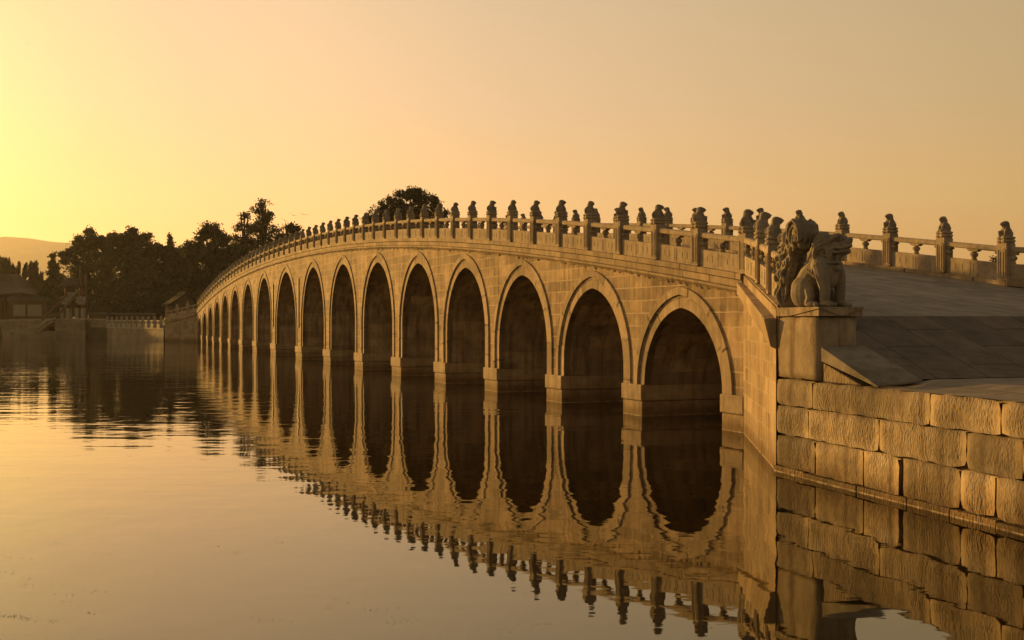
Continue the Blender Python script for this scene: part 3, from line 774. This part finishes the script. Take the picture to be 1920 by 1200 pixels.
def flame_stone():
    """a curling wave of carved flames: x towards the camera, y towards the road"""
    m = MB(); E = m.ell; T = m.tube
    out = [(0, 0), (.14, 0), (.20, .22), (.30, .46), (.42, .70), (.52, .92), (.64, 1.04), (.84, 1.10), (.92, 1.28), (.88, 1.42), (.74, 1.49), (.60, 1.44), (.50, 1.30), (.36, 1.18), (.20, 1.12), (.06, 1.10), (0, .95), (-.02, .5)]
    th = .11
    p = [Vector((x, -th, z)) for x, z in out]; q = [Vector((x, th, z)) for x, z in out]
    m.face(p); m.face(q[::-1])
    for i in range(len(out)):
        j = (i + 1) % len(out); m.face([p[j], p[i], q[i], q[j]])
    rn = random.Random(3)
    dense = []
    for i in range(1, len(out)):                           # scalloped, lobed edge
        (x0, z0), (x1, z1) = out[i - 1], out[i]; n = max(1, int(math.hypot(x1 - x0, z1 - z0) / .11))
        for k in range(n): dense.append((x0 + (x1 - x0) * k / n, z0 + (z1 - z0) * k / n))
    for i, (x, z) in enumerate(dense[3:]):
        if z > .05: E((x, rn.uniform(-.03, .03), z), (rn.uniform(.045, .075), th + rn.uniform(.01, .05), rn.uniform(.05, .085)), seg=10, rings=7)
    def flame(x0, z0, h, lean, y, rad, ph, curl):
        pts = []; n = 14
        for i in range(n + 1):
            t = i / n; pts.append((x0 + lean * t * t + .055 * math.sin(t * 7 + ph), y + .02 * math.sin(t * 9 + ph), z0 + h * t))
        x, _, z = pts[-1]
        for i in range(1, 9):
            a = i * .62; r = curl * (1 - i / 11); pts.append((x + curl - r * math.cos(a), y, z + r * math.sin(a)))
        T(pts, [rad * min(1, .55 + i * .1) * (1 - .45 * max(0, i - 13) / 10) for i in range(len(pts))], 8)
    for y in (-th - .03, th + .03):
        for x0, z0, h, lean, ph, curl in ((.03, .02, .40, .0, 0, .05), (.11, .0, .50, .06, 1.2, .06), (.03, .42, .36, .02, 2.0, .06), (.13, .42, .36, .10, .4, .07), (.26, .46, .40, .16, 1.7, .07), (.04, .80, .2, .06, 1, .06), (.20, .78, .24, .12, .2, .07), (.40, .74, .30, .20, 3.0, .08), (.52, .98, .2, .16, .6, .07)):
            flame(x0, z0, h, lean, y, .044, ph, curl)
    E((.74, 0, 1.32), (.19, .19, .20), seg=16, rings=10); E((.62, 0, 1.18), (.16, .17, .18))
    rl = random.Random(6)
    for k in range(8):                                     # wavy locks hanging over the crest, each of its own length
        y = -.19 + .38 * k / 7; w = .015 * (-1) ** k; e = rl.uniform(.0, .16)
        pts = [(.52, y * .9, 1.20 + w), (.54, y, 1.36), (.62, y * 1.02, 1.49 + w), (.76, y * 1.04, 1.53 + w), (.90, y * 1.02, 1.44), (.955 + w, y, 1.30), (.945, y * 1.02 + w, 1.18), (.90 + w, y * .98, 1.04 + e)]
        T(pts, [.024, .032, .034, .036, .035, .034, .030, .016], 8)
    for sy in (-1, 1):
        for (pts, rd) in ((((.86, 1.40), (.72, 1.45), (.60, 1.36), (.56, 1.20), (.62, 1.06), (.56, .92)), .036), (((.90, 1.24), (.80, 1.32), (.70, 1.26), (.68, 1.14), (.74, 1.04)), .032),
                          (((.76, 1.22), (.80, 1.26), (.82, 1.20), (.78, 1.16)), .026), (((.50, 1.30), (.44, 1.18), (.48, 1.04), (.40, .92), (.44, .80)), .034)):
            T([(x, sy * (.17 - .05 * (z < 1.1)), z) for x, z in pts], [rd * (1 - .5 * i / len(pts)) for i in range(len(pts))], 8)
    for k in range(3):
        y = -.08 + .08 * k; T([(.16 + .03 * math.sin(i * 1.0 + k * 1.7) + .045 * i, y, .05 + .105 * i) for i in range(9)], [.034] * 9, 7)
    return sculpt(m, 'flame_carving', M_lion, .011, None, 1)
fs = flame_stone(); fs.location = quay(QT0 + .02, .17, PZ1 + .0); fs.scale = (.90, 1.0, 1.0); fs.rotation_euler = (0, 0, prot)
tag(fs, 'tall carved scroll stone with curling crest between last railing post and seated lion', 'stone carving')

# two lead pipes up the middle piers
for px, s, z0, z1 in ((562, 81.0, 2.2, 5.7), (515, 91.7, 2.2, 5.6)):
    m = MB(); m.box((s - .10, -.07, z0), (s + .10, -.004, z1), lambda x, y, z: lb(x, y, z)); m.obj('drain_pipe', M_metal, br, weld='solid')

# ------------------------------------------------------------------ far bank
def bank():
    root = tag(empty('embankment_wall', at(145, 179.5, z=0)), 'far lakeside retaining wall of stone courses left of the bridge', 'stone wall'); inv = Vector(root.location)
    m = MB(); pts = [at(-700, 200, z=0), at(0, 187, z=0), at(145, 179.3, z=0), at(198, 175.2, z=0), at(199, 175.1, z=0), Vector((*world(154.8, -3.32).xy, 0)) + Vector((-.3, .3, 0))]
    tops = [2.55, 2.6, 2.8, 2.7, 1.52, 1.5]
    u = 0; rows = [[], [], []]; uv = [[], [], []]
    for i, p in enumerate(pts):
        if i: u += (p - pts[i - 1]).length
        for r, (z, dd) in enumerate(((-1, 0), (tops[i], 0), (tops[i], 3))):
            rows[r].append(Vector((p.x, p.y + dd, z)) - inv); uv[r].append((u, z + dd))
    m.grid(rows, uv); m.obj('masonry', M_bank, root)
    m = MB()
    for p, q, a, b in zip(pts[:-1], pts[1:], tops[:-1], tops[1:]):
        d = Vector((0, -.18, 0)); e = Vector((0, .4, 0)); z = lambda v, h: Vector((v.x, v.y, h))
        m.hexa([z(p, a) + d - inv, z(q, b) + d - inv, z(q, b) + e - inv, z(p, a) + e - inv, z(p, a + .22) + d - inv, z(q, b + .22) + d - inv, z(q, b + .22) + e - inv, z(p, a + .22) + e - inv])
    m.obj('coping', M_plain, root, weld='solid')
    # low carved railing on the bank
    rl = tag(empty('bank_railing', at(201, 175, z=1.73)), 'low pale stone railing with knobbed posts along the far bank wall left of the bridge', 'railing'); inv2 = Vector(rl.location)
    a, b = at(201, 175, z=1.73), Vector((*world(154.8, -3.32).xy, 1.71)) + Vector((-.3, .3, 0)); n = 11
    for i in range(n):
        p = a.lerp(b, i / (n - .6)); m = MB()
        m.box((-.16, -.16, 0), (.16, .16, 1.15)); m.lathe([(.13, 1.15), (.17, 1.22), (.16, 1.4), (.09, 1.55), (.0, 1.58)], 8)
        o = m.obj('railing_post', M_plain, rl); o.location = p - inv2
        if i:
            q = a.lerp(b, (i - 1) / (n - .6)); m = MB(); dv = p - q
            def f(t, w, h): return q + dv * t + Vector((0, w, h)) - inv2
            m.box((.04, -.08, 0), (.96, .08, .5), f); m.box((.04, -.1, .85), (.96, .1, 1.02), f); m.box((.04, -.07, .5), (.14, .07, .85), f); m.box((.86, -.07, .5), (.96, .07, .85), f); m.box((.44, -.07, .5), (.56, .07, .85), f)
            m.obj('railing_panel', M_plain, rl, weld=False)
bank()
def gable_roof(m, x0, x1, y0, y1, ze, zr, over=.6, axis='x'):
    xm, ym = (x0 + x1) / 2, (y0 + y1) / 2
    if axis == 'x':
        m.hexa([(x0 - over, y0 - over, ze), (x1 + over, y0 - over, ze), (x1 + over, ym, zr), (x0 - over, ym, zr), (x0 - over, y0 - over, ze + .25), (x1 + over, y0 - over, ze + .25), (x1 + over, ym, zr + .3), (x0 - over, ym, zr + .3)])
        m.hexa([(x0 - over, ym, zr), (x1 + over, ym, zr), (x1 + over, y1 + over, ze), (x0 - over, y1 + over, ze), (x0 - over, ym, zr + .3), (x1 + over, ym, zr + .3), (x1 + over, y1 + over, ze + .25), (x0 - over, y1 + over, ze + .25)])
def house(name, label, px0, px1, Y, ze, zr, depth, yaw, wallmat, gable=True):
    a, b = at(px0, Y, z=2.3), at(px1, Y, z=2.3); wdt = b.x - a.x
    root = tag(empty(name, ((a.x + b.x) / 2, Y + depth / 2, 2.2), yaw), label, 'house'); hx, hy = wdt / 2, depth / 2
    zr -= 2.2; ze -= 2.2
    m = MB(); m.box((-hx, -hy, 0), (hx, hy, ze))
    m.face([(hx, -hy, ze), (hx, hy, ze), (hx, 0, zr)]); m.face([(-hx, hy, ze), (-hx, -hy, ze), (-hx, 0, zr)])
    m.obj('wall', wallmat, root, weld=False)
    m = MB(); gable_roof(m, -hx, hx, -hy, hy, ze - .05, zr, .5); m.obj('roof', M_tiled, root, weld=False)
    m = MB(); m.box((-hx - .5, -.2, zr + .1), (hx + .5, .2, zr + .55)); m.obj('ridge', M_tile, root)
    return root, hx, hy, ze, zr
house('gable_house', 'small dark grey house with a tiled gable roof behind the far end of the bridge', 306, 362, 178, 5.0, 6.6, 4.0, R(-62), M_plaster)
# hall on the left with sweeping roof
def hall():
    Y = 205; a, b = at(-160, Y, z=2.3), at(22, Y, z=2.3); hx = (b.x - a.x) / 2; hy = 6
    root = tag(empty('lakeside_hall', ((a.x + b.x) / 2, Y + hy, 2.2)), 'brown hall with a broad sweeping tiled roof at the left edge of the far bank', 'hall')
    m = MB(); m.box((-hx, -hy, 0), (hx, hy, 5.0)); m.obj('wall', M_plaster, root)
    m = MB()
    prof = [(1.0, 4.9), (.82, 5.5), (.62, 6.3), (.40, 7.5), (.22, 8.9)]
    rows = []
    for k, z in prof:
        ex, ey = (hx + 3.2) * (.45 + .55 * k), (hy + 3) * k
        cur = .5 * k ** 4
        rows.append([(-ex, -ey, z + cur), (0, -ey, z), (ex, -ey, z + cur), (ex, 0, z), (ex, ey, z + cur), (0, ey, z), (-ex, ey, z + cur), (-ex, 0, z), (-ex, -ey, z + cur)])
    m.grid(rows); m.face(rows[-1][:-1]); m.face([(x, y, z - .3) for x, y, z in rows[0][:-1]][::-1]); m.grid([[(x, y, z - .3) for x, y, z in rows[0]], rows[0]])
    m.obj('roof', M_tile, root, smooth=False)
    m = MB(); m.box((-hx * .62, -.5, 8.8), (hx * .62, .5, 9.5)); m.obj('ridge', M_tile, root)
    for i in range(6):
        m = MB(); x = -hx + 1 + (2 * hx - 2) * i / 5; m.tube([(x, -hy - .5, 0), (x, -hy - .5, 4.8)], .3, 8); m.obj('column', M_red, root)
hall()
def board_wall():
    Y = 190; p0 = at(17, Y, z=2.4); p1 = at(86, Y, z=2.4); W_ = p1.x - p0.x
    root = tag(empty('notice_wall', ((p0.x + p1.x) / 2, Y, 2.4)), 'tile-capped wall holding two large pale rectangular panels on the far bank', 'wall')
    hx = W_ / 2; m = MB(); m.box((-hx, 0, 0), (hx, .5, 3.6)); m.obj('wall', M_plaster, root)
    m = MB(); m.hexa([(-hx - .3, -.5, 3.6), (hx + .3, -.5, 3.6), (hx + .3, 1, 3.6), (-hx - .3, 1, 3.6), (-hx - .1, .1, 4.25), (hx + .1, .1, 4.25), (hx + .1, .4, 4.25), (-hx - .1, .4, 4.25)]); m.obj('tile_cap', M_tile, root, weld='solid')
    for xa, xb in ((25, 48), (52, 79)):
        a, b = at(xa, Y, z=0).x - root.location.x, at(xb, Y, z=0).x - root.location.x
        m = MB(); m.box((a, -.05, 1.0), (b, -.004, 2.9)); pa = m.obj('panel', M_panelw, root)
        m = MB()
        for q in (((a - .12, -.09, .88), (b + .12, 0, 1.0)), ((a - .12, -.09, 2.9), (b + .12, 0, 3.02)), ((a - .12, -.09, 1.0), (a, 0, 2.9)), ((b, -.09, 1.0), (b + .12, 0, 2.9))): m.box(*q)
        m.obj('frame', M_darkwood, pa, weld=False)
board_wall()
def low_wall(name, label, px0, px1, Y, z1):
    p0, p1 = at(px0, Y, z=2.4), at(px1, Y, z=2.4); hx = (p1.x - p0.x) / 2
    root = tag(empty(name, ((p0.x + p1.x) / 2, Y, 2.2)), label, 'wall')
    h = z1 - 2.2; m = MB(); m.box((-hx, 0, 0), (hx, .5, h - .35)); m.obj('wall', M_plaster, root)
    m = MB(); m.hexa([(-hx, -.35, h - .35), (hx, -.35, h - .35), (hx, .85, h - .35), (-hx, .85, h - .35), (-hx, .15, h), (hx, .15, h), (hx, .35, h), (-hx, .35, h)]); m.obj('tile_cap', M_tile, root, weld='solid')
low_wall('garden_wall', 'low tile-capped garden wall between the pale-panelled wall and the painted gate', 84, 117, 188, 4.0)
low_wall('garden_wall', 'low tile-capped garden wall running right from the painted gate under the trees', 166, 203, 184, 4.05)
low_wall('garden_wall', 'dark low wall set back behind the pale bank railing', 205, 290, 186, 3.9)
def gate():
    Y = 184; root = tag(empty('ornamental_gate', at(140, Y, z=2.5)), 'timber gate with pale stone bases, painted beams and slanting props on far bank', 'gate'); ox = root.location.x
    X = lambda px: (px - 960) / FPX * Y - ox
    Z = lambda py: CH + (600 - py) / FPX * Y - 2.5
    for px in (124, 152):
        c = X(px); m = MB(); m.box((c - .75, -.7, 0), (c - .2, .7, Z(578))); m.box((c + .2, -.7, 0), (c + .75, .7, Z(578))); m.obj('stone_base', M_plain, root, weld=False)
        m = MB(); m.tube([(c, 0, 0), (c, 0, Z(541))], .26, 10); m.obj('column', M_red, root, smooth=True)
        m = MB(); m.box((c - .75, -.35, Z(568)), (c + .75, .35, Z(556))); m.box((c - .55, -.3, Z(571)), (c + .55, .3, Z(568))); m.obj('bracket', M_paint, root, weld=False)
    m = MB(); m.box((X(127), -.25, Z(556)), (X(146), .25, Z(543))); m.box((X(124), -.2, Z(560)), (X(152), .2, Z(557))); m.obj('painted_beam', M_paint, root, weld=False)
    m = MB(); a, b = X(116), X(152); z0, z1 = Z(536), Z(521)
    m.hexa([(a, -1.4, z0), (b, -1.4, z0), (b, 1.4, z0), (a, 1.4, z0), (a + .8, -.2, z1), (b - .8, -.2, z1), (b - .8, .2, z1), (a + .8, .2, z1)]); m.box((a + .8, -.35, z0 - 1.0), (b - .8, .35, z0)); m.obj('roof', M_tile, root, weld=False)
    for px, top in ((150, 500), (160, 512)):
        m = MB(); m.tube([(X(px), .3, 0), (X(px), .3, Z(top))], [.28, .2], 8); m.obj('post', M_darkwood, root, smooth=True)
    for (x0, y0, x1, y1) in ((126, 553, 98, 600), (146, 552, 119, 600)):
        m = MB(); m.tube([(X(x0), -.3, Z(y0)), (X(x1), -4.0, Z(y1))], .2, 8); m.obj('prop', M_darkwood, root, smooth=True)
gate()
def landing():
    root = tag(empty('landing_steps', at(80, 180, z=0)), 'stone landing stage with steps down to the water before the painted gate', 'steps'); inv = Vector(root.location)
    P = lambda px, Y, z: at(px, Y, z=z) - inv
    m = MB(); m.hexa([P(18, 178, -1), P(108, 177, -1), P(108, 183, -1), P(18, 184, -1), P(18, 178, 1.0), P(108, 177, 1.0), P(108, 183, 1.0), P(18, 184, 1.0)]); m.obj('platform', M_bank, root, weld='solid')
    m = MB(); n = 8
    for i in range(n):
        x0 = 72 + 3.6 * i; z1 = 1.0 + (i + 1) * .2
        m.hexa([P(x0, 179, 1.0), P(103, 179, 1.0), P(103, 182, 1.0), P(x0, 182, 1.0), P(x0, 179, z1), P(103, 179, z1), P(103, 182, z1), P(x0, 182, z1)])
    m.obj('stair_flight', M_plain, root, weld=False)
    for Y in (178.8, 182.2):
        m = MB(); m.tube([P(72, Y, 1.5), P(88, Y, 2.6), P(104, Y, 3.0)], .16, 6); m.obj('handrail', M_plain, root)
    m = MB(); m.hexa([P(103, 177.5, -1), P(160, 176.5, -1), P(160, 180, -1), P(103, 183, -1), P(103, 177.5, 2.5), P(160, 176.5, 2.85), P(160, 180, 2.85), P(103, 183, 2.5)]); m.obj('abutment', M_bank, root, weld='solid')
landing()

# ------------------------------------------------------------------ trees
def mesh_np(name, v, f, mat):
    me = bpy.data.meshes.new(name); n = len(v); k = len(f)
    me.vertices.add(n); me.vertices.foreach_set('co', v.astype(np.float32).ravel())
    me.loops.add(k * 4); me.loops.foreach_set('vertex_index', f.astype(np.int32).ravel())
    me.polygons.add(k); me.polygons.foreach_set('loop_start', np.arange(0, 4 * k, 4, dtype=np.int32)); me.polygons.foreach_set('loop_total', np.full(k, 4, dtype=np.int32))
    me.update(calc_edges=True); me.materials.append(mat); return me
def tree(name, label, Y, clumps, nleaf, mat, seed, leaf=.42, style='round', trunk_px=None, group=None, cat='tree'):
    """clumps: (px, py, rx, ry) of the crown seen from the lake, turned into metres at the tree's distance"""
    rg = np.random.default_rng(seed); k = Y / FPX
    tx = trunk_px if trunk_px is not None else clumps[0][0]
    base = at(tx, Y, z=2.1); root = tag(empty(name, base), label, cat, group)
    if style in ('round', 'airy'):
        extra = []
        for px, py, rx, ry in clumps:
            for _ in range(5):
                t = rg.uniform(0, 2 * math.pi); q_ = rg.uniform(.26, .46)
                extra.append((px + .88 * rx * math.cos(t), py + .88 * ry * math.sin(t), rx * q_, ry * q_))
        clumps = [(px, py, rx * .88, ry * .88) for px, py, rx, ry in clumps] + extra
    cl = [((px - 960) * k - base.x, rg.uniform(-.35, .35) * rx * k, CH + (600 - py) * k - base.z, rx * k, ry * k) for px, py, rx, ry in clumps]
    wts = np.array([c[3] * c[4] for c in cl]); wts = wts / wts.sum(); C = []
    for c, wt in zip(cl, wts):
        n = int(nleaf * wt); cx, cy, cz, rx, rz = c; ry = (rx + rz) / 2 * .9
        nsub = max(6, int(n / (150 if style == 'conifer' else 70)))
        d = rg.normal(size=(nsub, 3)); d /= np.linalg.norm(d, axis=1)[:, None]
        rr = rg.uniform(.45, 1.0, nsub) ** .6
        sub = d * rr[:, None] * np.array([rx, ry, rz]) * .86
        which = rg.integers(0, nsub, n)
        if style == 'conifer':
            off = rg.normal(size=(n, 3)) * np.array([.15 * rx + .2, .15 * rx + .2, .10 * rz + .10])
        elif style == 'willow':
            off = rg.normal(size=(n, 3)) * np.array([.07 * rx, .07 * rx, .0]); off[:, 2] -= rg.uniform(-.1, .7, n) * rz
        else:
            sr = .12 * min(rx, rz) + .24
            off = rg.normal(size=(n, 3)) * sr * np.array([1, 1, .8])
        C.append(np.array([cx, cy, cz]) + sub[which] + off)
    core = []
    if style in ('round', 'conifer'):
        for c, wt in zip(cl, wts):
            if c[3] < 9 * k: continue
            k_ = int(nleaf * wt * .16); cx, cy, cz, rx, rz = c; d = rg.normal(size=(k_, 3)); d /= np.linalg.norm(d, axis=1)[:, None]
            core.append(np.array([cx, cy, cz]) + d * (rg.uniform(0, 1, k_) ** .4)[:, None] * np.array([rx, rx, rz]) * (.5 if style == 'conifer' else .74))
    C = np.concatenate(C + core); n = len(C); ncore = sum(len(x) for x in core)
    a = rg.normal(size=(n, 3)); a /= np.linalg.norm(a, axis=1)[:, None]
    b = np.cross(a, rg.normal(size=(n, 3))); b /= np.linalg.norm(b, axis=1)[:, None]
    if style == 'willow': a = a * .25; a[:, 2] = -1
    sz = leaf * rg.uniform(.55, 1.2, n)[:, None]
    if ncore: sz[-ncore:] *= 1.4 if style == 'conifer' else 2.7
    asp = .28 if style == 'willow' else .6
    v = np.stack([C - a * sz * .5, C + b * sz * .5 * asp - a * sz * .05, C + a * sz * .5, C - b * sz * .5 * asp - a * sz * .05], 1).reshape(-1, 3)
    f = np.arange(4 * n).reshape(-1, 4)
    o = bpy.data.objects.new('crown', mesh_np('crown', v, f, mat)); COL.objects.link(o); o.parent = root
    m = MB(); zt = max(c[2] for c in cl); rt = max(.22, zt * .018)
    top = max(cl, key=lambda c: c[2])
    m.tube([(0, 0, -.6), (0, 0, zt * .3), (top[0] * .4, top[1] * .4, zt * .6), (top[0], top[1], top[2])], [rt * 1.3, rt, rt * .6, .08], 8)
    for c in cl[:10]:
        zs = min(zt * .35, c[2] * .5) + .1
        m.tube([(top[0] * .15, top[1] * .15, zs), (c[0] * .5, c[1] * .5, (zs + c[2]) * .55), (c[0], c[1], c[2])], [rt * .55, rt * .38, .05], 6)
        for j in range(3):
            e = Vector(c[:3]) + Vector((rg.uniform(-.8, .8) * c[3], rg.uniform(-.6, .6) * c[3], rg.uniform(-.3, .8) * c[4]))
            m.tube([(c[0] * .6, c[1] * .6, (zs + c[2]) * .55), e], [rt * .25, .03], 5)
    m.obj('trunk', M_bark, root, smooth=True)
    return root
def cone(apex_x, apex_y, base_y, half, n=7, slant=0):
    out = []
    for i in range(n):
        t = (i + .5) / n; out.append((apex_x + slant * t, apex_y + (base_y - apex_y) * t, max(1.2, half * (t ** .9)), (base_y - apex_y) / n * .8))
    return out
G = 'trees on the island beyond the bridge'
tree('willow_tree', 'pale feathery willow at the left edge behind the sweeping hall roof', 222, [(12, 500, 24, 20), (38, 508, 16, 20), (-15, 515, 25, 25), (15, 545, 35, 35), (40, 560, 25, 30)], 13000, M_leafw, 1, 1.2, 'willow', 12, G)
tree('willow_tree', 'smaller drooping willow between the left-edge willow and the dark conifer', 215, [(63, 508, 13, 20), (72, 520, 10, 20), (60, 550, 20, 35)], 7500, M_leafw, 2, 1.2, 'willow', 64, G)
tree('broadleaf_tree', 'broad dark tree added to shade the far bank, at left edge behind the hall', 226, [(-50, 520, 50, 45), (-20, 545, 28, 30), (-90, 530, 50, 50), (-140, 525, 50, 45), (-45, 570, 60, 28), (-120, 570, 60, 28)], 15000, M_leafd, 34, .7, trunk_px=-50, group=G)  # added tree, keeps the low sun off the bank wall and railing
tree('conifer_tree', 'dark pointed conifer right of the drooping willows', 208, cone(100, 481, 595, 30), 12000, M_leafd, 3, .55, 'conifer', 100, G)
tree('broadleaf_tree', 'broad dark tree with a ragged left side, behind the ornamental gate', 214, [(125, 485, 20, 16), (150, 465, 26, 22), (175, 450, 28, 18), (205, 450, 26, 18), (150, 505, 26, 20), (185, 490, 45, 35), (165, 540, 50, 40), (150, 570, 40, 28)], 15000, M_leafd, 4, .46, trunk_px=160, group=G)
tree('broadleaf_tree', 'dark round-topped tree rising highest in the middle of the far left grove', 206, [(240, 446, 24, 17), (262, 450, 22, 16), (222, 455, 22, 16), (245, 490, 42, 35), (235, 540, 45, 42), (225, 575, 40, 25)], 14000, M_leafd, 5, .46, trunk_px=240, group=G)
tree('broadleaf_tree', 'dark spreading tree at the right side of the far grove, above small gable house', 200, [(290, 468, 25, 17), (312, 480, 22, 18), (275, 480, 22, 20), (295, 515, 40, 32), (330, 520, 28, 34), (290, 560, 42, 32), (330, 570, 40, 28)], 14000, M_leafd, 6, .46, trunk_px=295, group=G)
tree('broadleaf_tree', 'dark low tree filling the gap between the pointed conifer and the grove', 222, [(118, 540, 26, 30), (95, 560, 30, 30), (60, 575, 40, 22), (130, 575, 30, 22)], 9000, M_leafd, 31, .5, trunk_px=112, group=G)
tree('broadleaf_tree', 'dark tree behind, filling the dip between the grove and the twin-topped tree', 226, [(345, 490, 24, 22), (335, 520, 30, 34), (360, 545, 30, 36)], 8000, M_leafd, 32, .5, trunk_px=345, group=G)
tree('broadleaf_tree', 'dark tree behind, filling the dip between twin-topped tree and high pines', 226, [(440, 470, 20, 22), (448, 500, 28, 32), (470, 520, 40, 34), (520, 505, 36, 26)], 10000, M_leafd, 33, .5, trunk_px=448, group=G)
tree('conifer_tree', 'slender conifer spire poking up between the grove and the twin-topped tree', 220, cone(319, 437, 520, 15, 10), 4000, M_leafd, 7, .5, 'conifer', 319, G)
tree('broadleaf_tree', 'tall round twin-topped dark tree left of the two high pines', 204, [(385, 436, 20, 20), (403, 436, 18, 18), (418, 450, 17, 18), (365, 465, 18, 18), (358, 485, 16, 18), (392, 475, 40, 30), (425, 480, 24, 26), (395, 525, 50, 40), (400, 565, 50, 30)], 15000, M_leafd, 8, .46, trunk_px=392, group=G)
tree('pine_tree', 'left and lower of the two high airy pines beside the hump of the bridge', 205, [(459, 407, 9, 8), (452, 424, 14, 8), (466, 430, 13, 9), (455, 446, 16, 9), (465, 462, 17, 12), (455, 485, 20, 18), (462, 520, 25, 25)], 5500, M_leafd, 9, .42, 'airy', 460, G)
tree('pine_tree', 'right and tallest of the two high airy pines beside the hump of the bridge', 200, [(494, 383, 11, 7), (486, 396, 14, 8), (502, 400, 13, 9), (492, 414, 18, 9), (486, 430, 18, 9), (504, 432, 20, 9), (510, 447, 16, 6), (492, 452, 22, 14), (495, 480, 28, 20), (495, 515, 30, 28)], 9500, M_leafd, 10, .42, 'airy', 495, G)
tree('broadleaf_tree', 'small round tree peeping over the balustrade just right of the two high pines', 206, [(546, 430, 15, 12), (556, 442, 12, 12), (536, 445, 12, 12), (548, 465, 26, 20)], 3600, M_leafd, 11, .46, trunk_px=546, group=G)
tree('broadleaf_tree', 'low dark treetop tucked between the tallest pine and the small round tree', 214, [(524, 446, 9, 8), (522, 462, 16, 16), (524, 490, 24, 24)], 2500, M_leafd, 12, .46, trunk_px=524, group=G)
tree('broadleaf_tree', 'wide domed olive tree showing above the balustrade at the crest of the bridge', 196, [(762, 368, 26, 15), (740, 380, 24, 15), (790, 374, 26, 15), (716, 392, 18, 12), (815, 386, 20, 14), (832, 402, 12, 10), (698, 402, 10, 9), (765, 395, 50, 18), (730, 415, 40, 18), (800, 415, 40, 18), (765, 440, 70, 30)], 15000, M_leafo, 13, .40, trunk_px=765, group=G)
tree('broadleaf_tree', 'tiny distant treetop seen through the far balustrade near the right edge', 300, [(1866, 489, 9, 6), (1874, 496, 12, 8), (1862, 508, 16, 13), (1880, 512, 15, 14), (1868, 532, 24, 22), (1868, 556, 26, 22)], 5000, M_leafd, 14, .5, trunk_px=1868, group=G)
for i, (px, Y, lab) in enumerate(((345, 190, 'low rounded shrub below the twin-topped tree near the small gable house'), (215, 190, 'low rounded shrub behind the pale bank railing'), (265, 191, 'wide dark shrub under the right side of the far left grove'))):
    tree('shrub', lab, Y, [(px, 575, 34, 20), (px - 16, 582, 26, 16), (px + 20, 582, 26, 16)], 4500, M_leafd, 40 + i, .42, trunk_px=px, cat='shrub', group='shrubs on the far bank')

# ------------------------------------------------------------------ birds over the bridge
def bird(px, py, Y, span, roll, label):
    root = at(px, Y, py=py); m = MB()
    m.ell((0, 0, 0), (.05 * span, .16 * span, .05 * span), seg=10, rings=6); m.ell((0, -.17 * span, .01 * span), (.035 * span, .05 * span, .035 * span), seg=8, rings=6)
    for s in (-1, 1):
        a = [(0, -.08, .015), (s * .25, -.10, .07), (s * .5, .02, .03), (s * .27, .06, .065), (0, .08, .015)]
        up = [Vector(p) * span for p in a]; dn = [v - Vector((0, 0, .02 * span)) for v in up]
        m.face(up if s > 0 else up[::-1]); m.face(dn[::-1] if s > 0 else dn)
        for i in range(5): m.face([up[i], up[(i + 1) % 5], dn[(i + 1) % 5], dn[i]])
    m.face([Vector(p) * span for p in ((-.03, .13, 0), (.03, .13, 0), (.06, .26, 0), (-.06, .26, 0))])
    o = m.obj('bird', M_bird, None); o.location = root; o.rotation_euler = (R(8), R(roll), R(20)); tag(o, label, 'bird', 'birds in the evening sky')
bird(534, 413.5, 150, 1.2, 22, 'lowest and leftmost of the three gliding birds above the bridge')
bird(551, 404, 150, 1.1, 15, 'middle one of the three gliding birds above the bridge')
bird(569, 402, 150, 1.2, 14, 'rightmost of the three gliding birds above the bridge')

bird(52, 83, 260, .9, 10, 'tiny lone bird high in the pale sky near the top left corner')

# ------------------------------------------------------------------ bits of weed floating on the water
def weeds():
    m = MB(); rn = random.Random(21)
    def bit(x, y, s):
        a = rn.uniform(0, 6.28); l = s * rn.uniform(.6, 1.5); w = s * rn.uniform(.15, .4); c, d = math.cos(a), math.sin(a)
        m.face([(x - c * l, y - d * l, .004), (x + d * w, y - c * w, .006), (x + c * l, y + d * l, .004), (x - d * w, y + c * w, .006)])
    def spot(px, py, n, sx, sy, s):
        for _ in range(n):
            qx, qy = px + rn.gauss(0, sx), py + rn.gauss(0, sy)
            if qy < 640: continue
            Y = FPX * CH / (qy - 600); bit((qx - 960) / FPX * Y, Y, s)
    spot(25, 1156, 45, 14, 2.2, .010); spot(55, 1160, 18, 12, 2, .010); spot(130, 1130, 10, 10, 8, .010); spot(1915, 1096, 12, 6, 3, .012)
    for _ in range(46):
        spot(rn.uniform(0, 900), rn.uniform(830, 1180), rn.randint(2, 9), rn.uniform(6, 25), rn.uniform(1, 4), .011)
    for _ in range(16):
        spot(rn.uniform(900, 1400), rn.uniform(1000, 1190), rn.randint(2, 6), rn.uniform(6, 20), rn.uniform(1, 3), .011)
    tag(m.obj('floating_weed', M_soil), 'scattered bits of weed and leaf floating on the calm lake', 'weed', kind='stuff')
weeds()

# ------------------------------------------------------------------ evening haze over the lake
def haze():
    m = MB(); m.box((-7000, -260, -4.5), (7000, 5700, 330)); k = bpy.data.materials.new('evening_haze'); k.use_nodes = True
    nt = k.node_tree; nt.nodes.clear(); out = nt.nodes.new('ShaderNodeOutputMaterial'); v = nt.nodes.new('ShaderNodeVolumePrincipled')
    v.inputs['Color'].default_value = (.92, .90, .86, 1); v.inputs['Density'].default_value = HAZE; v.inputs['Anisotropy'].default_value = .6
    nt.links.new(v.outputs[0], out.inputs['Volume'])
    tag(m.obj('haze', k, weld='solid'), kind='stuff')
HAZE = .0001
haze()
